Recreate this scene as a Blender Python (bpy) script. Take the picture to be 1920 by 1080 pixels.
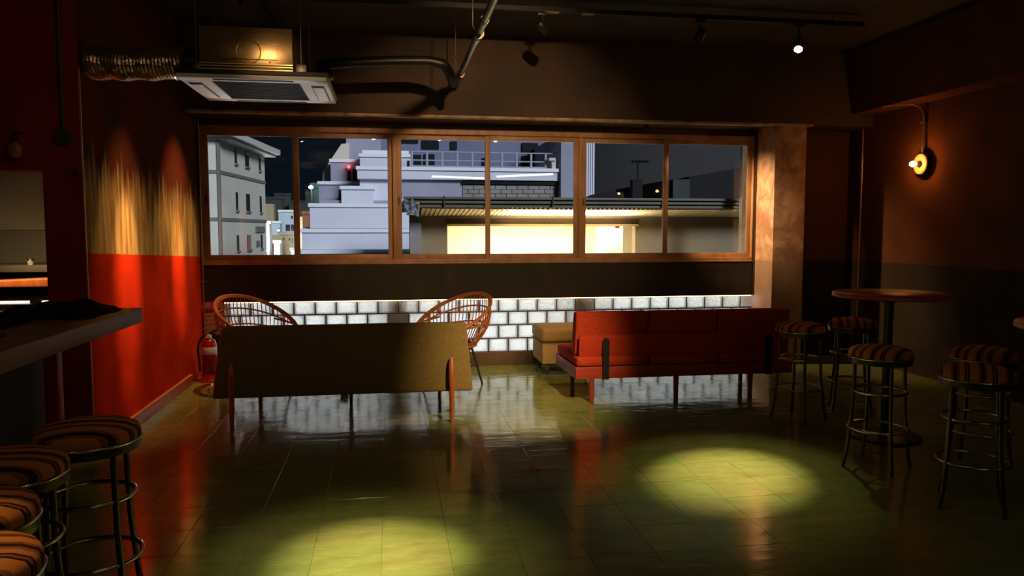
import bpy, bmesh, math, random
from mathutils import Vector, Matrix
random.seed(7)
PI = math.pi
for o in list(bpy.data.objects): bpy.data.objects.remove(o)
S = bpy.context.scene
COL = S.collection

# ------------------------------------------------------------------ camera
F, H, YAW, PIT = 1420.0, 1.45, math.radians(9.2), math.radians(4.35)
cd = bpy.data.cameras.new('camera'); cam = bpy.data.objects.new('camera', cd); COL.objects.link(cam)
cd.sensor_width = 36; cd.lens = F * 36 / 1920; cd.clip_end = 500
cam.location = (0, 0, H); cam.rotation_euler = (PI/2 - PIT, 0, -YAW)
S.camera = cam
FW = Vector((math.sin(YAW)*math.cos(PIT), math.cos(YAW)*math.cos(PIT), -math.sin(PIT)))
RT = Vector((math.cos(YAW), -math.sin(YAW), 0)); UP = RT.cross(FW)
def ony(x, y, Y):            # point at depth Y that the photograph shows at x, y
    r = FW + RT*((x-960)/F) + UP*((540-y)/F)
    return Vector((0, 0, H)) + r*(Y/r.y)

# ------------------------------------------------------------------ view and sky
S.view_settings.view_transform = 'Standard'; S.view_settings.look = 'None'
S.view_settings.gamma = 1; S.view_settings.exposure = 0.0; S.view_settings.use_curve_mapping = False
w = bpy.data.worlds.new('night_sky'); S.world = w; w.use_nodes = True
nt = w.node_tree; bg = nt.nodes['Background']
tc = nt.nodes.new('ShaderNodeTexCoord'); sx = nt.nodes.new('ShaderNodeSeparateXYZ')
nt.links.new(tc.outputs['Generated'], sx.inputs[0])
mr = nt.nodes.new('ShaderNodeMapRange'); mr.inputs['From Min'].default_value = 0.12; mr.inputs['From Max'].default_value = 0.42
mr.interpolation_type = 'SMOOTHSTEP'
nt.links.new(sx.outputs['X'], mr.inputs['Value'])
mx = nt.nodes.new('ShaderNodeMix'); mx.data_type = 'RGBA'
mx.inputs[6].default_value = (0.004, 0.0065, 0.011, 1); mx.inputs[7].default_value = (0.036, 0.038, 0.045, 1)
nt.links.new(mr.outputs[0], mx.inputs[0]); nt.links.new(mx.outputs[2], bg.inputs['Color'])
bg.inputs['Strength'].default_value = 1.0

def sun(name, direction, strength, color, angle):
    d = bpy.data.lights.new(name, 'SUN'); d.energy = strength; d.color = color; d.angle = angle
    o = bpy.data.objects.new(name, d); COL.objects.link(o); o.location = (0, -5, 12)
    o.rotation_euler = Vector(direction).to_track_quat('-Z', 'Y').to_euler(); return o
sun('moonlight', (-0.5, 1.0, -0.42), 3.0, (0.86, 0.90, 1.0), math.radians(14))

# ------------------------------------------------------------------ materials
def mat(name, col, rough=.6, metal=0, spec=.5, col2=None, scale=8, bump=0, bscale=40, stretch=(1,1,1), contrast=(.35,.65),
        emit=None, estr=0, coat=0, detail=4):
    m = bpy.data.materials.new(name); m.use_nodes = True; n = m.node_tree.nodes; l = m.node_tree.links
    b = n['Principled BSDF']; b.inputs['Base Color'].default_value = (*col, 1)
    b.inputs['Roughness'].default_value = rough; b.inputs['Metallic'].default_value = metal
    b.inputs['Specular IOR Level'].default_value = spec; b.inputs['Coat Weight'].default_value = coat
    b.inputs['Coat Roughness'].default_value = .08
    if emit: b.inputs['Emission Color'].default_value = (*emit, 1); b.inputs['Emission Strength'].default_value = estr
    if col2 or bump:
        t = n.new('ShaderNodeTexCoord'); mp = n.new('ShaderNodeMapping'); mp.inputs['Scale'].default_value = stretch
        l.new(t.outputs['Object'], mp.inputs[0])
    if col2:
        z = n.new('ShaderNodeTexNoise'); z.inputs['Scale'].default_value = scale; z.inputs['Detail'].default_value = detail
        l.new(mp.outputs[0], z.inputs['Vector'])
        r = n.new('ShaderNodeMapRange'); r.inputs['From Min'].default_value, r.inputs['From Max'].default_value = contrast
        l.new(z.outputs['Fac'], r.inputs['Value'])
        x = n.new('ShaderNodeMix'); x.data_type = 'RGBA'; x.inputs[6].default_value = (*col, 1); x.inputs[7].default_value = (*col2, 1)
        l.new(r.outputs[0], x.inputs[0]); l.new(x.outputs[2], b.inputs['Base Color'])
    if bump:
        z2 = n.new('ShaderNodeTexNoise'); z2.inputs['Scale'].default_value = bscale; z2.inputs['Detail'].default_value = 3
        l.new(mp.outputs[0], z2.inputs['Vector'])
        bp = n.new('ShaderNodeBump'); bp.inputs['Strength'].default_value = bump; bp.inputs['Distance'].default_value = .01
        l.new(z2.outputs['Fac'], bp.inputs['Height']); l.new(bp.outputs[0], b.inputs['Normal'])
    return m
def emat(name, col, s):
    m = bpy.data.materials.new(name); m.use_nodes = True; n = m.node_tree.nodes; n.remove(n['Principled BSDF'])
    e = n.new('ShaderNodeEmission'); e.inputs[0].default_value = (*col, 1); e.inputs[1].default_value = s
    m.node_tree.links.new(e.outputs[0], n['Material Output'].inputs[0]); return m

def two_tone(name, upper, lower, zb, upper2=None, rough=.5, slope=0.0, refl_band=None, coat=0, rough_noise=False):
    """painted wall: one paint above the dado line, another below it"""
    m = mat(name, lower, rough, coat=coat, bump=.25, bscale=18); n = m.node_tree.nodes; l = m.node_tree.links; b = n['Principled BSDF']
    g = n.new('ShaderNodeNewGeometry'); s = n.new('ShaderNodeSeparateXYZ'); l.new(g.outputs['Position'], s.inputs[0])
    def math_(op, a, c):
        q = n.new('ShaderNodeMath'); q.operation = op
        for i, v in enumerate((a, c)):
            if isinstance(v, (int, float)): q.inputs[i].default_value = v
            else: l.new(v, q.inputs[i])
        return q.outputs[0]
    zz = math_('ADD', s.outputs['Z'], math_('MULTIPLY', s.outputs['Y'], -slope))
    def noise(sc, vec):
        mp = n.new('ShaderNodeMapping'); mp.inputs['Scale'].default_value = vec; l.new(g.outputs['Position'], mp.inputs[0])
        q = n.new('ShaderNodeTexNoise'); q.inputs['Scale'].default_value = sc; q.inputs['Detail'].default_value = 5; l.new(mp.outputs[0], q.inputs['Vector']); return q.outputs['Fac']
    def mix(f, a, c):
        q = n.new('ShaderNodeMix'); q.data_type = 'RGBA'; l.new(f, q.inputs[0])
        for i, v in ((6, a), (7, c)):
            if isinstance(v, tuple): q.inputs[i].default_value = (*v, 1)
            else: l.new(v, q.inputs[i])
        return q.outputs[2]
    def ramp(v, a, c):
        q = n.new('ShaderNodeMapRange'); l.new(v, q.inputs['Value']); q.inputs['From Min'].default_value = a; q.inputs['From Max'].default_value = c; return q.outputs[0]
    up = mix(ramp(noise(2.2, (1,1,1)), .38, .62), upper, upper2 or upper)
    if refl_band:      # window's reflection painted as a streaky cream band above the dado
        cream, brown, top = refl_band
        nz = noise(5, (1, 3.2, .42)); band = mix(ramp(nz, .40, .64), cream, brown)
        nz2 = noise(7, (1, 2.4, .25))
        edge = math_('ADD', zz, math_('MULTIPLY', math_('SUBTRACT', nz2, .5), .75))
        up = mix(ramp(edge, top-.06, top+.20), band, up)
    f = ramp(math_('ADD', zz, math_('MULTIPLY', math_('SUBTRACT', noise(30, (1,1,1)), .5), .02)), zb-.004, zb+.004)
    lo = mix(ramp(noise(3, (1,1,1)), .4, .65), lower, tuple(c*.7 for c in lower))
    l.new(mix(f, lo, up), b.inputs['Base Color'])
    return m

M = {}
M['tile_joint'] = mat('floor_adhesive', (.06,.07,.02), .6)
def floor_mat():
    m = bpy.data.materials.new('green_vinyl'); m.use_nodes = True; n = m.node_tree.nodes; l = m.node_tree.links; b = n['Principled BSDF']
    g = n.new('ShaderNodeNewGeometry'); oi = n.new('ShaderNodeObjectInfo')
    add = n.new('ShaderNodeMath'); add.operation = 'ADD'; l.new(oi.outputs['Random'], add.inputs[0]); l.new(g.outputs['Random Per Island'], add.inputs[1])
    fr = n.new('ShaderNodeMath'); fr.operation = 'FRACT'; l.new(add.outputs[0], fr.inputs[0])
    cr = n.new('ShaderNodeValToRGB'); e = cr.color_ramp.elements
    e[0].position = 0; e[0].color = (.20,.245,.060,1); e[1].position = 1; e[1].color = (.265,.29,.080,1)
    for p, c in ((.35, (.215,.26,.066,1)), (.62, (.245,.25,.074,1)), (.85, (.165,.24,.062,1))):
        q = e.new(p); q.color = c
    l.new(fr.outputs[0], cr.inputs[0])
    mp = n.new('ShaderNodeMapping'); l.new(g.outputs['Position'], mp.inputs[0]); mp.inputs['Scale'].default_value = (1, 2.6, 1)
    n1 = n.new('ShaderNodeTexNoise'); n1.inputs['Scale'].default_value = 5; n1.inputs['Detail'].default_value = 8; n1.inputs['Roughness'].default_value = .65; l.new(mp.outputs[0], n1.inputs['Vector'])
    r1 = n.new('ShaderNodeMapRange'); r1.inputs['From Min'].default_value = .42; r1.inputs['From Max'].default_value = .72; r1.inputs['To Max'].default_value = .55; l.new(n1.outputs['Fac'], r1.inputs['Value'])
    x1 = n.new('ShaderNodeMix'); x1.data_type = 'RGBA'; l.new(r1.outputs[0], x1.inputs[0]); l.new(cr.outputs[0], x1.inputs[6]); x1.inputs[7].default_value = (.14,.09,.028,1)
    mp2 = n.new('ShaderNodeMapping'); l.new(g.outputs['Position'], mp2.inputs[0]); mp2.inputs['Scale'].default_value = (3, 26, 1); mp2.inputs['Rotation'].default_value = (0,0,.05)
    n2 = n.new('ShaderNodeTexNoise'); n2.inputs['Scale'].default_value = 3; n2.inputs['Detail'].default_value = 6; l.new(mp2.outputs[0], n2.inputs['Vector'])
    r2 = n.new('ShaderNodeMapRange'); r2.inputs['From Min'].default_value = .60; r2.inputs['From Max'].default_value = .72; r2.inputs['To Max'].default_value = .5; l.new(n2.outputs['Fac'], r2.inputs['Value'])
    x2 = n.new('ShaderNodeMix'); x2.data_type = 'RGBA'; l.new(r2.outputs[0], x2.inputs[0]); l.new(x1.outputs[2], x2.inputs[6]); x2.inputs[7].default_value = (.40,.37,.13,1)
    l.new(x2.outputs[2], b.inputs['Base Color'])
    rr = n.new('ShaderNodeMapRange'); rr.inputs['To Min'].default_value = .04; rr.inputs['To Max'].default_value = .15; l.new(n1.outputs['Fac'], rr.inputs['Value']); l.new(rr.outputs[0], b.inputs['Roughness'])
    b.inputs['Specular IOR Level'].default_value = .6
    n3 = n.new('ShaderNodeTexNoise'); n3.inputs['Scale'].default_value = 2.2; n3.inputs['Detail'].default_value = 4; l.new(mp.outputs[0], n3.inputs['Vector'])
    bp = n.new('ShaderNodeBump'); bp.inputs['Strength'].default_value = .35; bp.inputs['Distance'].default_value = .012; l.new(n3.outputs['Fac'], bp.inputs['Height'])
    bp2 = n.new('ShaderNodeBump'); bp2.inputs['Strength'].default_value = .12; bp2.inputs['Distance'].default_value = .003; l.new(n2.outputs['Fac'], bp2.inputs['Height']); l.new(bp.outputs[0], bp2.inputs['Normal'])
    l.new(bp2.outputs[0], b.inputs['Normal'])
    return m
M['floor'] = floor_mat()
M['ceiling'] = mat('painted_ceiling', (.055,.042,.032), .8, col2=(.035,.027,.021), scale=2, bump=.2)
M['beam'] = mat('brown_painted_concrete', (.090,.050,.030), .75, col2=(.050,.032,.022), scale=1.6, bump=.35, bscale=12)
M['beam_edge'] = mat('worn_concrete_edge', (.60,.48,.34), .8, col2=(.26,.18,.12), scale=6, stretch=(1,1,1))
M['sill_wall'] = mat('black_brown_plaster', (.022,.016,.012), .7, col2=(.045,.033,.022), scale=5, contrast=(.55,.8), stretch=(1,1,.4))
M['plinth'] = mat('brown_plinth', (.13,.075,.038), .6, col2=(.09,.05,.028), scale=6)
M['pilaster'] = two_tone('stained_concrete', (.62,.42,.27), (.38,.25,.165), 1.12, upper2=(.36,.20,.115), rough=.8)
_n = M['pilaster'].node_tree.nodes
for q in _n:
    if q.type == 'TEX_NOISE' and abs(q.inputs['Scale'].default_value - 2.2) < .01: q.inputs['Scale'].default_value = 5.0; q.inputs['Distortion'].default_value = .8
M['wall_right'] = two_tone('brown_red_wall', (.15,.058,.028), (.060,.045,.032), 1.11, upper2=(.11,.046,.025), rough=.75)
M['wall_back'] = two_tone('rust_wall', (.125,.050,.026), (.045,.034,.025), 1.11, rough=.75)
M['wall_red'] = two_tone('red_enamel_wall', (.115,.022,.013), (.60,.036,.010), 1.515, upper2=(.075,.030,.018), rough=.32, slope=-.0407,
                         refl_band=((.52,.36,.15), (.30,.15,.05), 1.95), coat=0)  # cream and brown put the window's reflection into the wall colour
for _k in ('wall_right', 'wall_back'): M[_k].node_tree.nodes['Principled BSDF'].inputs['Specular IOR Level'].default_value = 0
M['wall_red'].node_tree.nodes['Principled BSDF'].inputs['Specular IOR Level'].default_value = 0
M['wall_dark_red'] = mat('dark_red_paint', (.46,.030,.020), .5, col2=(.34,.024,.016), scale=2, bump=.15)
M['red_trim'] = mat('red_skirting', (.42,.045,.015), .35)
M['orange_edge'] = mat('worn_orange_edge', (.55,.20,.05), .5)
M['frame'] = mat('bronze_window_frame', (.50,.29,.15), .45, col2=(.36,.19,.09), scale=9, stretch=(1,1,.3))
M['frame_dark'] = mat('dark_bronze', (.10,.055,.03), .5)
M['steel'] = mat('chrome', (.62,.58,.52), .16, 1)
M['steel_dark'] = mat('dull_steel', (.13,.12,.105), .35, 1)
M['black'] = mat('black_metal', (.012,.012,.012), .4)
M['olive'] = mat('olive_wool', (.24,.165,.056), .9, spec=.2, col2=(.19,.128,.042), scale=60, bump=.3, bscale=300)
M['teak'] = mat('teak', (.50,.145,.035), .38, col2=(.36,.09,.022), scale=9, stretch=(4,4,.4))
M['red_cloth'] = mat('rust_red_wool', (.50,.052,.016), .9, spec=.2, col2=(.40,.036,.012), scale=60, bump=.3, bscale=300)
M['red_wood'] = mat('red_stained_wood', (.40,.045,.022), .4, col2=(.28,.030,.016), scale=8, stretch=(.4,4,4))
M['beige_cloth'] = mat('beige_wool', (.46,.30,.13), .9, spec=.2, col2=(.38,.24,.10), scale=60, bump=.3, bscale=300)
M['piping'] = mat('dark_piping', (.10,.06,.025), .8)
M['rattan'] = mat('varnished_rattan', (.46,.145,.034), .35, col2=(.34,.10,.022), scale=14)
M['counter'] = mat('bar_top_wood', (.24,.105,.045), .5, spec=.25, col2=(.16,.07,.03), scale=5, stretch=(6,.6,6))
M['counter_side'] = mat('bar_dark_panel', (.035,.022,.016), .6)
M['dark_cloth'] = mat('black_cloth', (.016,.015,.015), .9, spec=.1)
M['table_red'] = mat('red_laminate', (.42,.055,.025), .4, col2=(.34,.040,.018), scale=6)
M['ac_box'] = mat('galvanised_box', (.40,.25,.11), .24, .65, col2=(.34,.21,.09), scale=3, bump=.08, bscale=5)
M['ac_white'] = mat('aged_white_plastic', (.80,.76,.75), .45)
M['ac_grille'] = mat('dark_grille', (.025,.022,.020), .5)
M['foil'] = mat('foil_duct', (.60,.40,.26), .22, .9, bump=.9, bscale=26)
M['conduit'] = mat('brass_conduit', (.62,.46,.26), .3, .85)
M['lamp_plate'] = mat('porcelain_plate', (.72,.50,.28), .4)
M['rust_pipe'] = mat('grey_pipe', (.22,.20,.16), .45, .5, col2=(.12,.11,.09), scale=10)
M['extinguisher'] = mat('extinguisher_red', (.36,.008,.008), .25)
M['label_white'] = mat('label_white', (.75,.75,.72), .5)
M['sign_red'] = mat('sign_red', (.52,.018,.014), .45)
M['hydrant_beige'] = mat('beige_board', (.50,.34,.18), .6, col2=(.44,.28,.14), scale=10)
M['leaf'] = mat('dry_leaf', (.55,.27,.10), .6)
M['bulb'] = emat('warm_bulb', (1.0,.36,.07), 190)
M['bulb_dim'] = emat('warm_bulb_dim', (1.0,.46,.14), 30)
M['spot_lens'] = emat('spot_lens', (1.0,.72,.40), 60)
M['led'] = emat('warm_led', (1.0,.66,.30), 7)
M['tube'] = emat('fluorescent_tube', (1.0,.90,.74), 12)

def stripe_mat():
    m = mat('striped_fabric', (.5,.2,.06), .9, spec=.15, bump=.3, bscale=200); n = m.node_tree.nodes; l = m.node_tree.links; b = n['Principled BSDF']
    t = n.new('ShaderNodeTexCoord'); s = n.new('ShaderNodeSeparateXYZ'); l.new(t.outputs['Object'], s.inputs[0])
    a = n.new('ShaderNodeMath'); a.operation = 'MULTIPLY'; a.inputs[1].default_value = 1/.12; l.new(s.outputs['Y'], a.inputs[0])
    a2 = n.new('ShaderNodeMath'); a2.operation = 'FRACT'; l.new(a.outputs[0], a2.inputs[0])
    cr = n.new('ShaderNodeValToRGB'); cr.color_ramp.interpolation = 'CONSTANT'; e = cr.color_ramp.elements
    O, D, R = (.56,.20,.045,1), (.035,.014,.008,1), (.30,.085,.025,1)
    e[0].position = 0; e[0].color = O; e[1].position = .30; e[1].color = D
    for p, c in ((.36, R), (.43, D), (.49, O), (.66, R), (.76, D), (.90, R)):
        q = e.new(p); q.color = c
    l.new(a2.outputs[0], cr.inputs[0]); l.new(cr.outputs[0], b.inputs['Base Color']); return m
M['stripe'] = stripe_mat()

def glass_mat():
    m = bpy.data.materials.new('window_glass'); m.use_nodes = True; n = m.node_tree.nodes; l = m.node_tree.links; n.remove(n['Principled BSDF'])
    fr = n.new('ShaderNodeFresnel'); fr.inputs[0].default_value = 1.55
    t = n.new('ShaderNodeBsdfTransparent'); t.inputs[0].default_value = (.93,.94,.93,1); g = n.new('ShaderNodeBsdfGlossy'); g.inputs['Roughness'].default_value = .0
    x = n.new('ShaderNodeMixShader'); l.new(fr.outputs[0], x.inputs[0]); l.new(t.outputs[0], x.inputs[1]); l.new(g.outputs[0], x.inputs[2])
    l.new(x.outputs[0], n['Material Output'].inputs[0]); return m
M['glass'] = glass_mat()
def block_mat():
    m = bpy.data.materials.new('glass_block'); m.use_nodes = True; n = m.node_tree.nodes; l = m.node_tree.links; n.remove(n['Principled BSDF'])
    g = n.new('ShaderNodeNewGeometry'); z = n.new('ShaderNodeTexNoise'); z.inputs['Scale'].default_value = 30; z.inputs['Detail'].default_value = 2; z.inputs['Distortion'].default_value = 1.0
    l.new(g.outputs['Position'], z.inputs['Vector'])
    bp = n.new('ShaderNodeBump'); bp.inputs['Strength'].default_value = .8; bp.inputs['Distance'].default_value = .02; l.new(z.outputs['Fac'], bp.inputs['Height'])
    tr = n.new('ShaderNodeBsdfTranslucent'); tr.inputs[0].default_value = (.78,.84,.86,1)
    df = n.new('ShaderNodeBsdfDiffuse'); df.inputs[0].default_value = (.42,.38,.30,1)
    gl = n.new('ShaderNodeBsdfGlossy'); gl.inputs['Roughness'].default_value = .12
    for q in (tr, df, gl): l.new(bp.outputs[0], q.inputs['Normal'])
    x = n.new('ShaderNodeMixShader'); x.inputs[0].default_value = .28; l.new(tr.outputs[0], x.inputs[1]); l.new(df.outputs[0], x.inputs[2])
    y = n.new('ShaderNodeMixShader'); y.inputs[0].default_value = .07; l.new(x.outputs[0], y.inputs[1]); l.new(gl.outputs[0], y.inputs[2])
    l.new(y.outputs[0], n['Material Output'].inputs[0]); return m
M['block'] = block_mat()
M['mortar'] = mat('dark_mortar', (.10,.06,.03), .8)

# ------------------------------------------------------------------ mesh helpers
class MB:
    def __init__(s): s.v = []; s.f = []; s.sm = False
    def add(s, v, f):
        k = len(s.v); s.v += [tuple(p) for p in v]; s.f += [tuple(i+k for i in q) for q in f]; return s
    def box(s, x0, x1, y0, y1, z0, z1):
        return s.add([(x0,y0,z0),(x1,y0,z0),(x1,y1,z0),(x0,y1,z0),(x0,y0,z1),(x1,y0,z1),(x1,y1,z1),(x0,y1,z1)],
                     [(0,3,2,1),(4,5,6,7),(0,1,5,4),(1,2,6,5),(2,3,7,6),(3,0,4,7)])
    def hexa(s, b, t):     # four bottom and four top corners
        return s.add(list(b)+list(t), [(0,3,2,1),(4,5,6,7),(0,1,5,4),(1,2,6,5),(2,3,7,6),(3,0,4,7)])
    def tube(s, pts, r, n=10, closed=False, cap=True):
        s.sm = True; pts = [Vector(p) for p in pts]; N = len(pts); R = r if isinstance(r, (list, tuple)) else [r]*N
        rings = []; prev = None
        for i in range(N):
            if closed: t = pts[(i+1) % N] - pts[i-1]
            else: t = pts[min(i+1, N-1)] - pts[max(i-1, 0)]
            t.normalize()
            if prev is None: a = t.orthogonal().normalized()
            else:
                a = prev - t*prev.dot(t)
                a = a.normalized() if a.length > 1e-6 else t.orthogonal().normalized()
            prev = a; b = t.cross(a)
            rings.append([pts[i] + (a*math.cos(2*PI*k/n) + b*math.sin(2*PI*k/n))*R[i] for k in range(n)])
        v = [p for q in rings for p in q]; f = []
        for i in range(N if closed else N-1):
            j = (i+1) % N
            for k in range(n): f.append((i*n+k, i*n+(k+1) % n, j*n+(k+1) % n, j*n+k))
        if cap and not closed: f.append(tuple(range(n-1, -1, -1))); f.append(tuple((N-1)*n+k for k in range(n)))
        return s.add(v, f)
    def lathe(s, prof, n=24, c=(0,0,0), axis='z'):
        s.sm = True; v = []; f = []; c = Vector(c)
        for r, h in prof:
            for k in range(n):
                a = 2*PI*k/n; p = (r*math.cos(a), r*math.sin(a), h)
                if axis == 'x': p = (h, p[0], p[1])
                if axis == 'y': p = (p[0], h, p[1])
                v.append(c + Vector(p))
        for i in range(len(prof)-1):
            for k in range(n): f.append((i*n+k, i*n+(k+1) % n, (i+1)*n+(k+1) % n, (i+1)*n+k))
        f.append(tuple(range(n-1, -1, -1))); f.append(tuple((len(prof)-1)*n+k for k in range(n)))
        return s.add(v, f)
    def prism(s, poly, axis, a, b):
        n = len(poly); mk = {'x': lambda p, t: (t, p[0], p[1]), 'y': lambda p, t: (p[0], t, p[1]), 'z': lambda p, t: (p[0], p[1], t)}[axis]
        return s.add([mk(p, a) for p in poly] + [mk(p, b) for p in poly],
                     [tuple(range(n)), tuple(range(2*n-1, n-1, -1))] + [(i, (i+1) % n, n+(i+1) % n, n+i) for i in range(n)])
    def mesh(s, name, m, bevel=0, seg=2, off=(0,0,0), xf=None):
        me = bpy.data.meshes.new(name)
        o = Vector(off); vs = [Vector(p) - o for p in s.v]
        if xf: vs = [xf @ p for p in vs]
        me.from_pydata(vs, [], s.f); me.update()
        bm = bmesh.new(); bm.from_mesh(me)
        bmesh.ops.recalc_face_normals(bm, faces=bm.faces)
        if bevel: bmesh.ops.bevel(bm, geom=list(bm.edges), offset=bevel, segments=seg, affect='EDGES', profile=.6, clamp_overlap=True)
        if s.sm or bevel:
            for q in bm.faces: q.smooth = True
            for e in bm.edges:
                if len(e.link_faces) == 2 and e.calc_face_angle(0) > (.9 if not bevel else .7): e.smooth = False
        bm.to_mesh(me); bm.free(); me.materials.append(m); return me
ORG = {}
def link(name, data, parent=None, loc=None, rot=None):
    o = bpy.data.objects.new(name, data); COL.objects.link(o)
    if parent: o.parent = parent
    if loc is not None: o.location = loc
    if rot is not None: o.rotation_euler = rot
    return o
def root(name, loc, label=None, cat=None, group=None, kind=None, rz=0):
    o = bpy.data.objects.new(name, None); COL.objects.link(o); o.location = loc; o.rotation_euler = (0,0,rz); o.empty_display_size = .1
    ORG[o] = Vector(loc); return tag(o, label, cat, group, kind)
def tag(o, label=None, cat=None, group=None, kind=None):
    if label: o['label'] = label
    if cat: o['category'] = cat
    if group: o['group'] = group
    if kind: o['kind'] = kind
    return o
def part(name, mb, m, parent=None, bevel=0, seg=2, local=False, label=None, kind=None):
    """world-space shape as one mesh object under its parent (local=True: shape is already in the parent's frame)"""
    off = (0,0,0)
    if parent is not None and not local: off = ORG.get(parent, Vector((0,0,0)))
    o = link(name, mb.mesh(name, m, bevel, seg, off), parent); ORG[o] = Vector(off)
    return tag(o, label, kind=kind)
def solo(name, mb, m, loc, label=None, cat=None, group=None, kind=None, bevel=0, seg=2):
    """a thing (or piece of the setting) that is one mesh, origin at loc"""
    o = link(name, mb.mesh(name, m, bevel, seg, loc), None, loc); ORG[o] = Vector(loc); return tag(o, label, cat, group, kind)
def copy_tree(o, parent=None):
    c = o.copy(); COL.objects.link(c); c.parent = parent
    for ch in list(o.children): copy_tree(ch, c)
    return c
def bez(a, b, c, n=8): return [Vector(a)*(1-t)**2 + Vector(b)*2*t*(1-t) + Vector(c)*t*t for t in [i/n for i in range(n+1)]]
def spot(name, loc, target, power, color, size, blend=.9, radius=.03, parent=None):
    d = bpy.data.lights.new(name, 'SPOT'); d.energy = power; d.color = color; d.spot_size = math.radians(size); d.spot_blend = blend; d.shadow_soft_size = radius
    o = link(name, d, parent, Vector(loc) - (ORG.get(parent, Vector((0,0,0))) if parent else Vector((0,0,0))))
    o.rotation_euler = (Vector(target) - Vector(loc)).to_track_quat('-Z', 'Y').to_euler(); return o

# ------------------------------------------------------------------ room shell
XL, XR, YW, YR, ZC = -1.87, 5.22, 8.05, -5.0, 3.36       # left wall, right wall, window wall, rear wall, ceiling
BAR_Y = 5.10                                             # wall with the kitchen hatch
fl = solo('floor', MB().box(-4.6, XR+.3, YR-.3, YW+.3, -.25, -.006), M['tile_joint'], (0,0,0), kind='structure')
T = .305; GX, GY = .865, 4.09
tm = MB(); h = T/2-.0004; e = .0010
tm.add([(-h,-h,-.006),(h,-h,-.006),(h,h,-.006),(-h,h,-.006),(-h,-h,-.0012),(h,-h,-.0012),(h,h,-.0012),(-h,h,-.0012),
        (-h+e,-h+e,0),(h-e,-h+e,0),(h-e,h-e,0),(-h+e,h-e,0)],
       [(0,1,5,4),(1,2,6,5),(2,3,7,6),(3,0,4,7),(4,5,9,8),(5,6,10,9),(6,7,11,10),(7,4,8,11),(8,9,10,11)])
tile_mesh = tm.mesh('floor_tile', M['floor'])
cells = []
for i in range(-18, 16):
    for j in range(-30, 15):
        x, y = GX + (i+.5)*T, GY + (j+.5)*T
        if x < XL-.0 and y > BAR_Y-.1: continue
        if x < -4.4 or x > XR+.1 or y < YR or y > YW+.1: continue
        d = Vector((x, y, 0)) - cam.location; dep = d.dot(FW)
        px = 960 + F*d.dot(RT)/max(dep, .01); py = 540 - F*d.dot(UP)/max(dep, .01)
        vis = dep > .5 and -60 < px < 1980 and py < 1160
        hid = (x < -1.25 and y < 4.8) or (x > 3.0)
        cells.append((0 if vis and not hid else 1, dep, x, y))
cells.sort()
rest = MB()
for k, (v_, dep, x, y) in enumerate(cells):
    rz = random.choice((0, PI/2, PI, -PI/2)); rx, ry = random.gauss(0, .0010), random.gauss(0, .0010)
    if k < 300:
        link('floor_tile', tile_mesh, fl, (x, y, random.uniform(-.0004, .0002)), (rx, ry, 0))
    else:
        rm = Matrix.Translation((x, y, 0)) @ Matrix.Rotation(rx, 4, 'X') @ Matrix.Rotation(ry, 4, 'Y')
        rest.add([rm @ Vector(p) for p in tm.v], tm.f)
part('floor_tile_field', rest, M['floor'], fl, kind='stuff')

solo('ceiling', MB().box(-4.8, XR+.5, YR-.4, YW+.35, ZC, ZC+.3), M['ceiling'], (0,0,ZC), kind='structure')
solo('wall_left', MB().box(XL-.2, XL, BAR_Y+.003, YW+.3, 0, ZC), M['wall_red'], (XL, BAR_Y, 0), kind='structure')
solo('trim_1', MB().box(XL-.004, XL+.006, BAR_Y-.006, BAR_Y+.006, 0, 2.45), M['orange_edge'], (XL, BAR_Y, 0), kind='structure')
solo('wall_right', MB().box(XR, XR+.25, YR, YW+.3, 0, ZC), M['wall_right'], (XR, YW, 0), kind='structure')
solo('wall_rear', MB().box(-4.8, XR+.25, YR-.25, YR, 0, ZC), M['wall_right'], (0, YR, 0), kind='structure')
solo('wall_far_left', MB().box(-4.8, -4.5, YR-.25, 7.5, 0, ZC), M['wall_right'], (-4.6, 0, 0), kind='structure')
bl = solo('baseboard_left', MB().box(XL, XL+.022, BAR_Y, 7.46, 0, .088), M['red_trim'], (XL, BAR_Y, 0), kind='structure', bevel=.003)
part('top_edge', MB().box(XL, XL+.026, BAR_Y, 7.46, .088, .096), M['orange_edge'], bl)
# window wall: right bay, under-window wall, glass block band, plinth
solo('wall_back', MB().box(4.43, XR, YW, YW+.3, 0, ZC), M['wall_back'], (4.43, YW, 0), kind='structure')
solo('wall_pilaster', MB().box(4.07, 4.43, 7.60, YW+.3, 0, 2.57), M['pilaster'], (4.07, 7.6, 0), kind='structure', bevel=.008)
solo('wall_under_window', MB().box(XL, 4.07, YW-.035, YW+.2, .722, 1.112), M['sill_wall'], (0, YW, .722), kind='structure')
solo('wall_plinth', MB().box(XL, 4.07, YW-.03, YW+.2, 0, .142), M['plinth'], (0, YW, 0), kind='structure', bevel=.006)
bm_ = solo('trim_2', MB().box(-4.5, XR, 7.60, YW+.3, 2.57, ZC), M['beam'], (0, 7.6, 2.57), kind='structure')
part('worn_edge', MB().box(XL, 4.5, 7.592, 7.68, 2.560, 2.585), M['beam_edge'], bm_, bevel=.006)
solo('trim_3', MB().box(4.95, XR, YR, 7.6, 2.70, ZC), M['wall_right'], (4.95, 0, 2.7), kind='structure')
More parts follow.
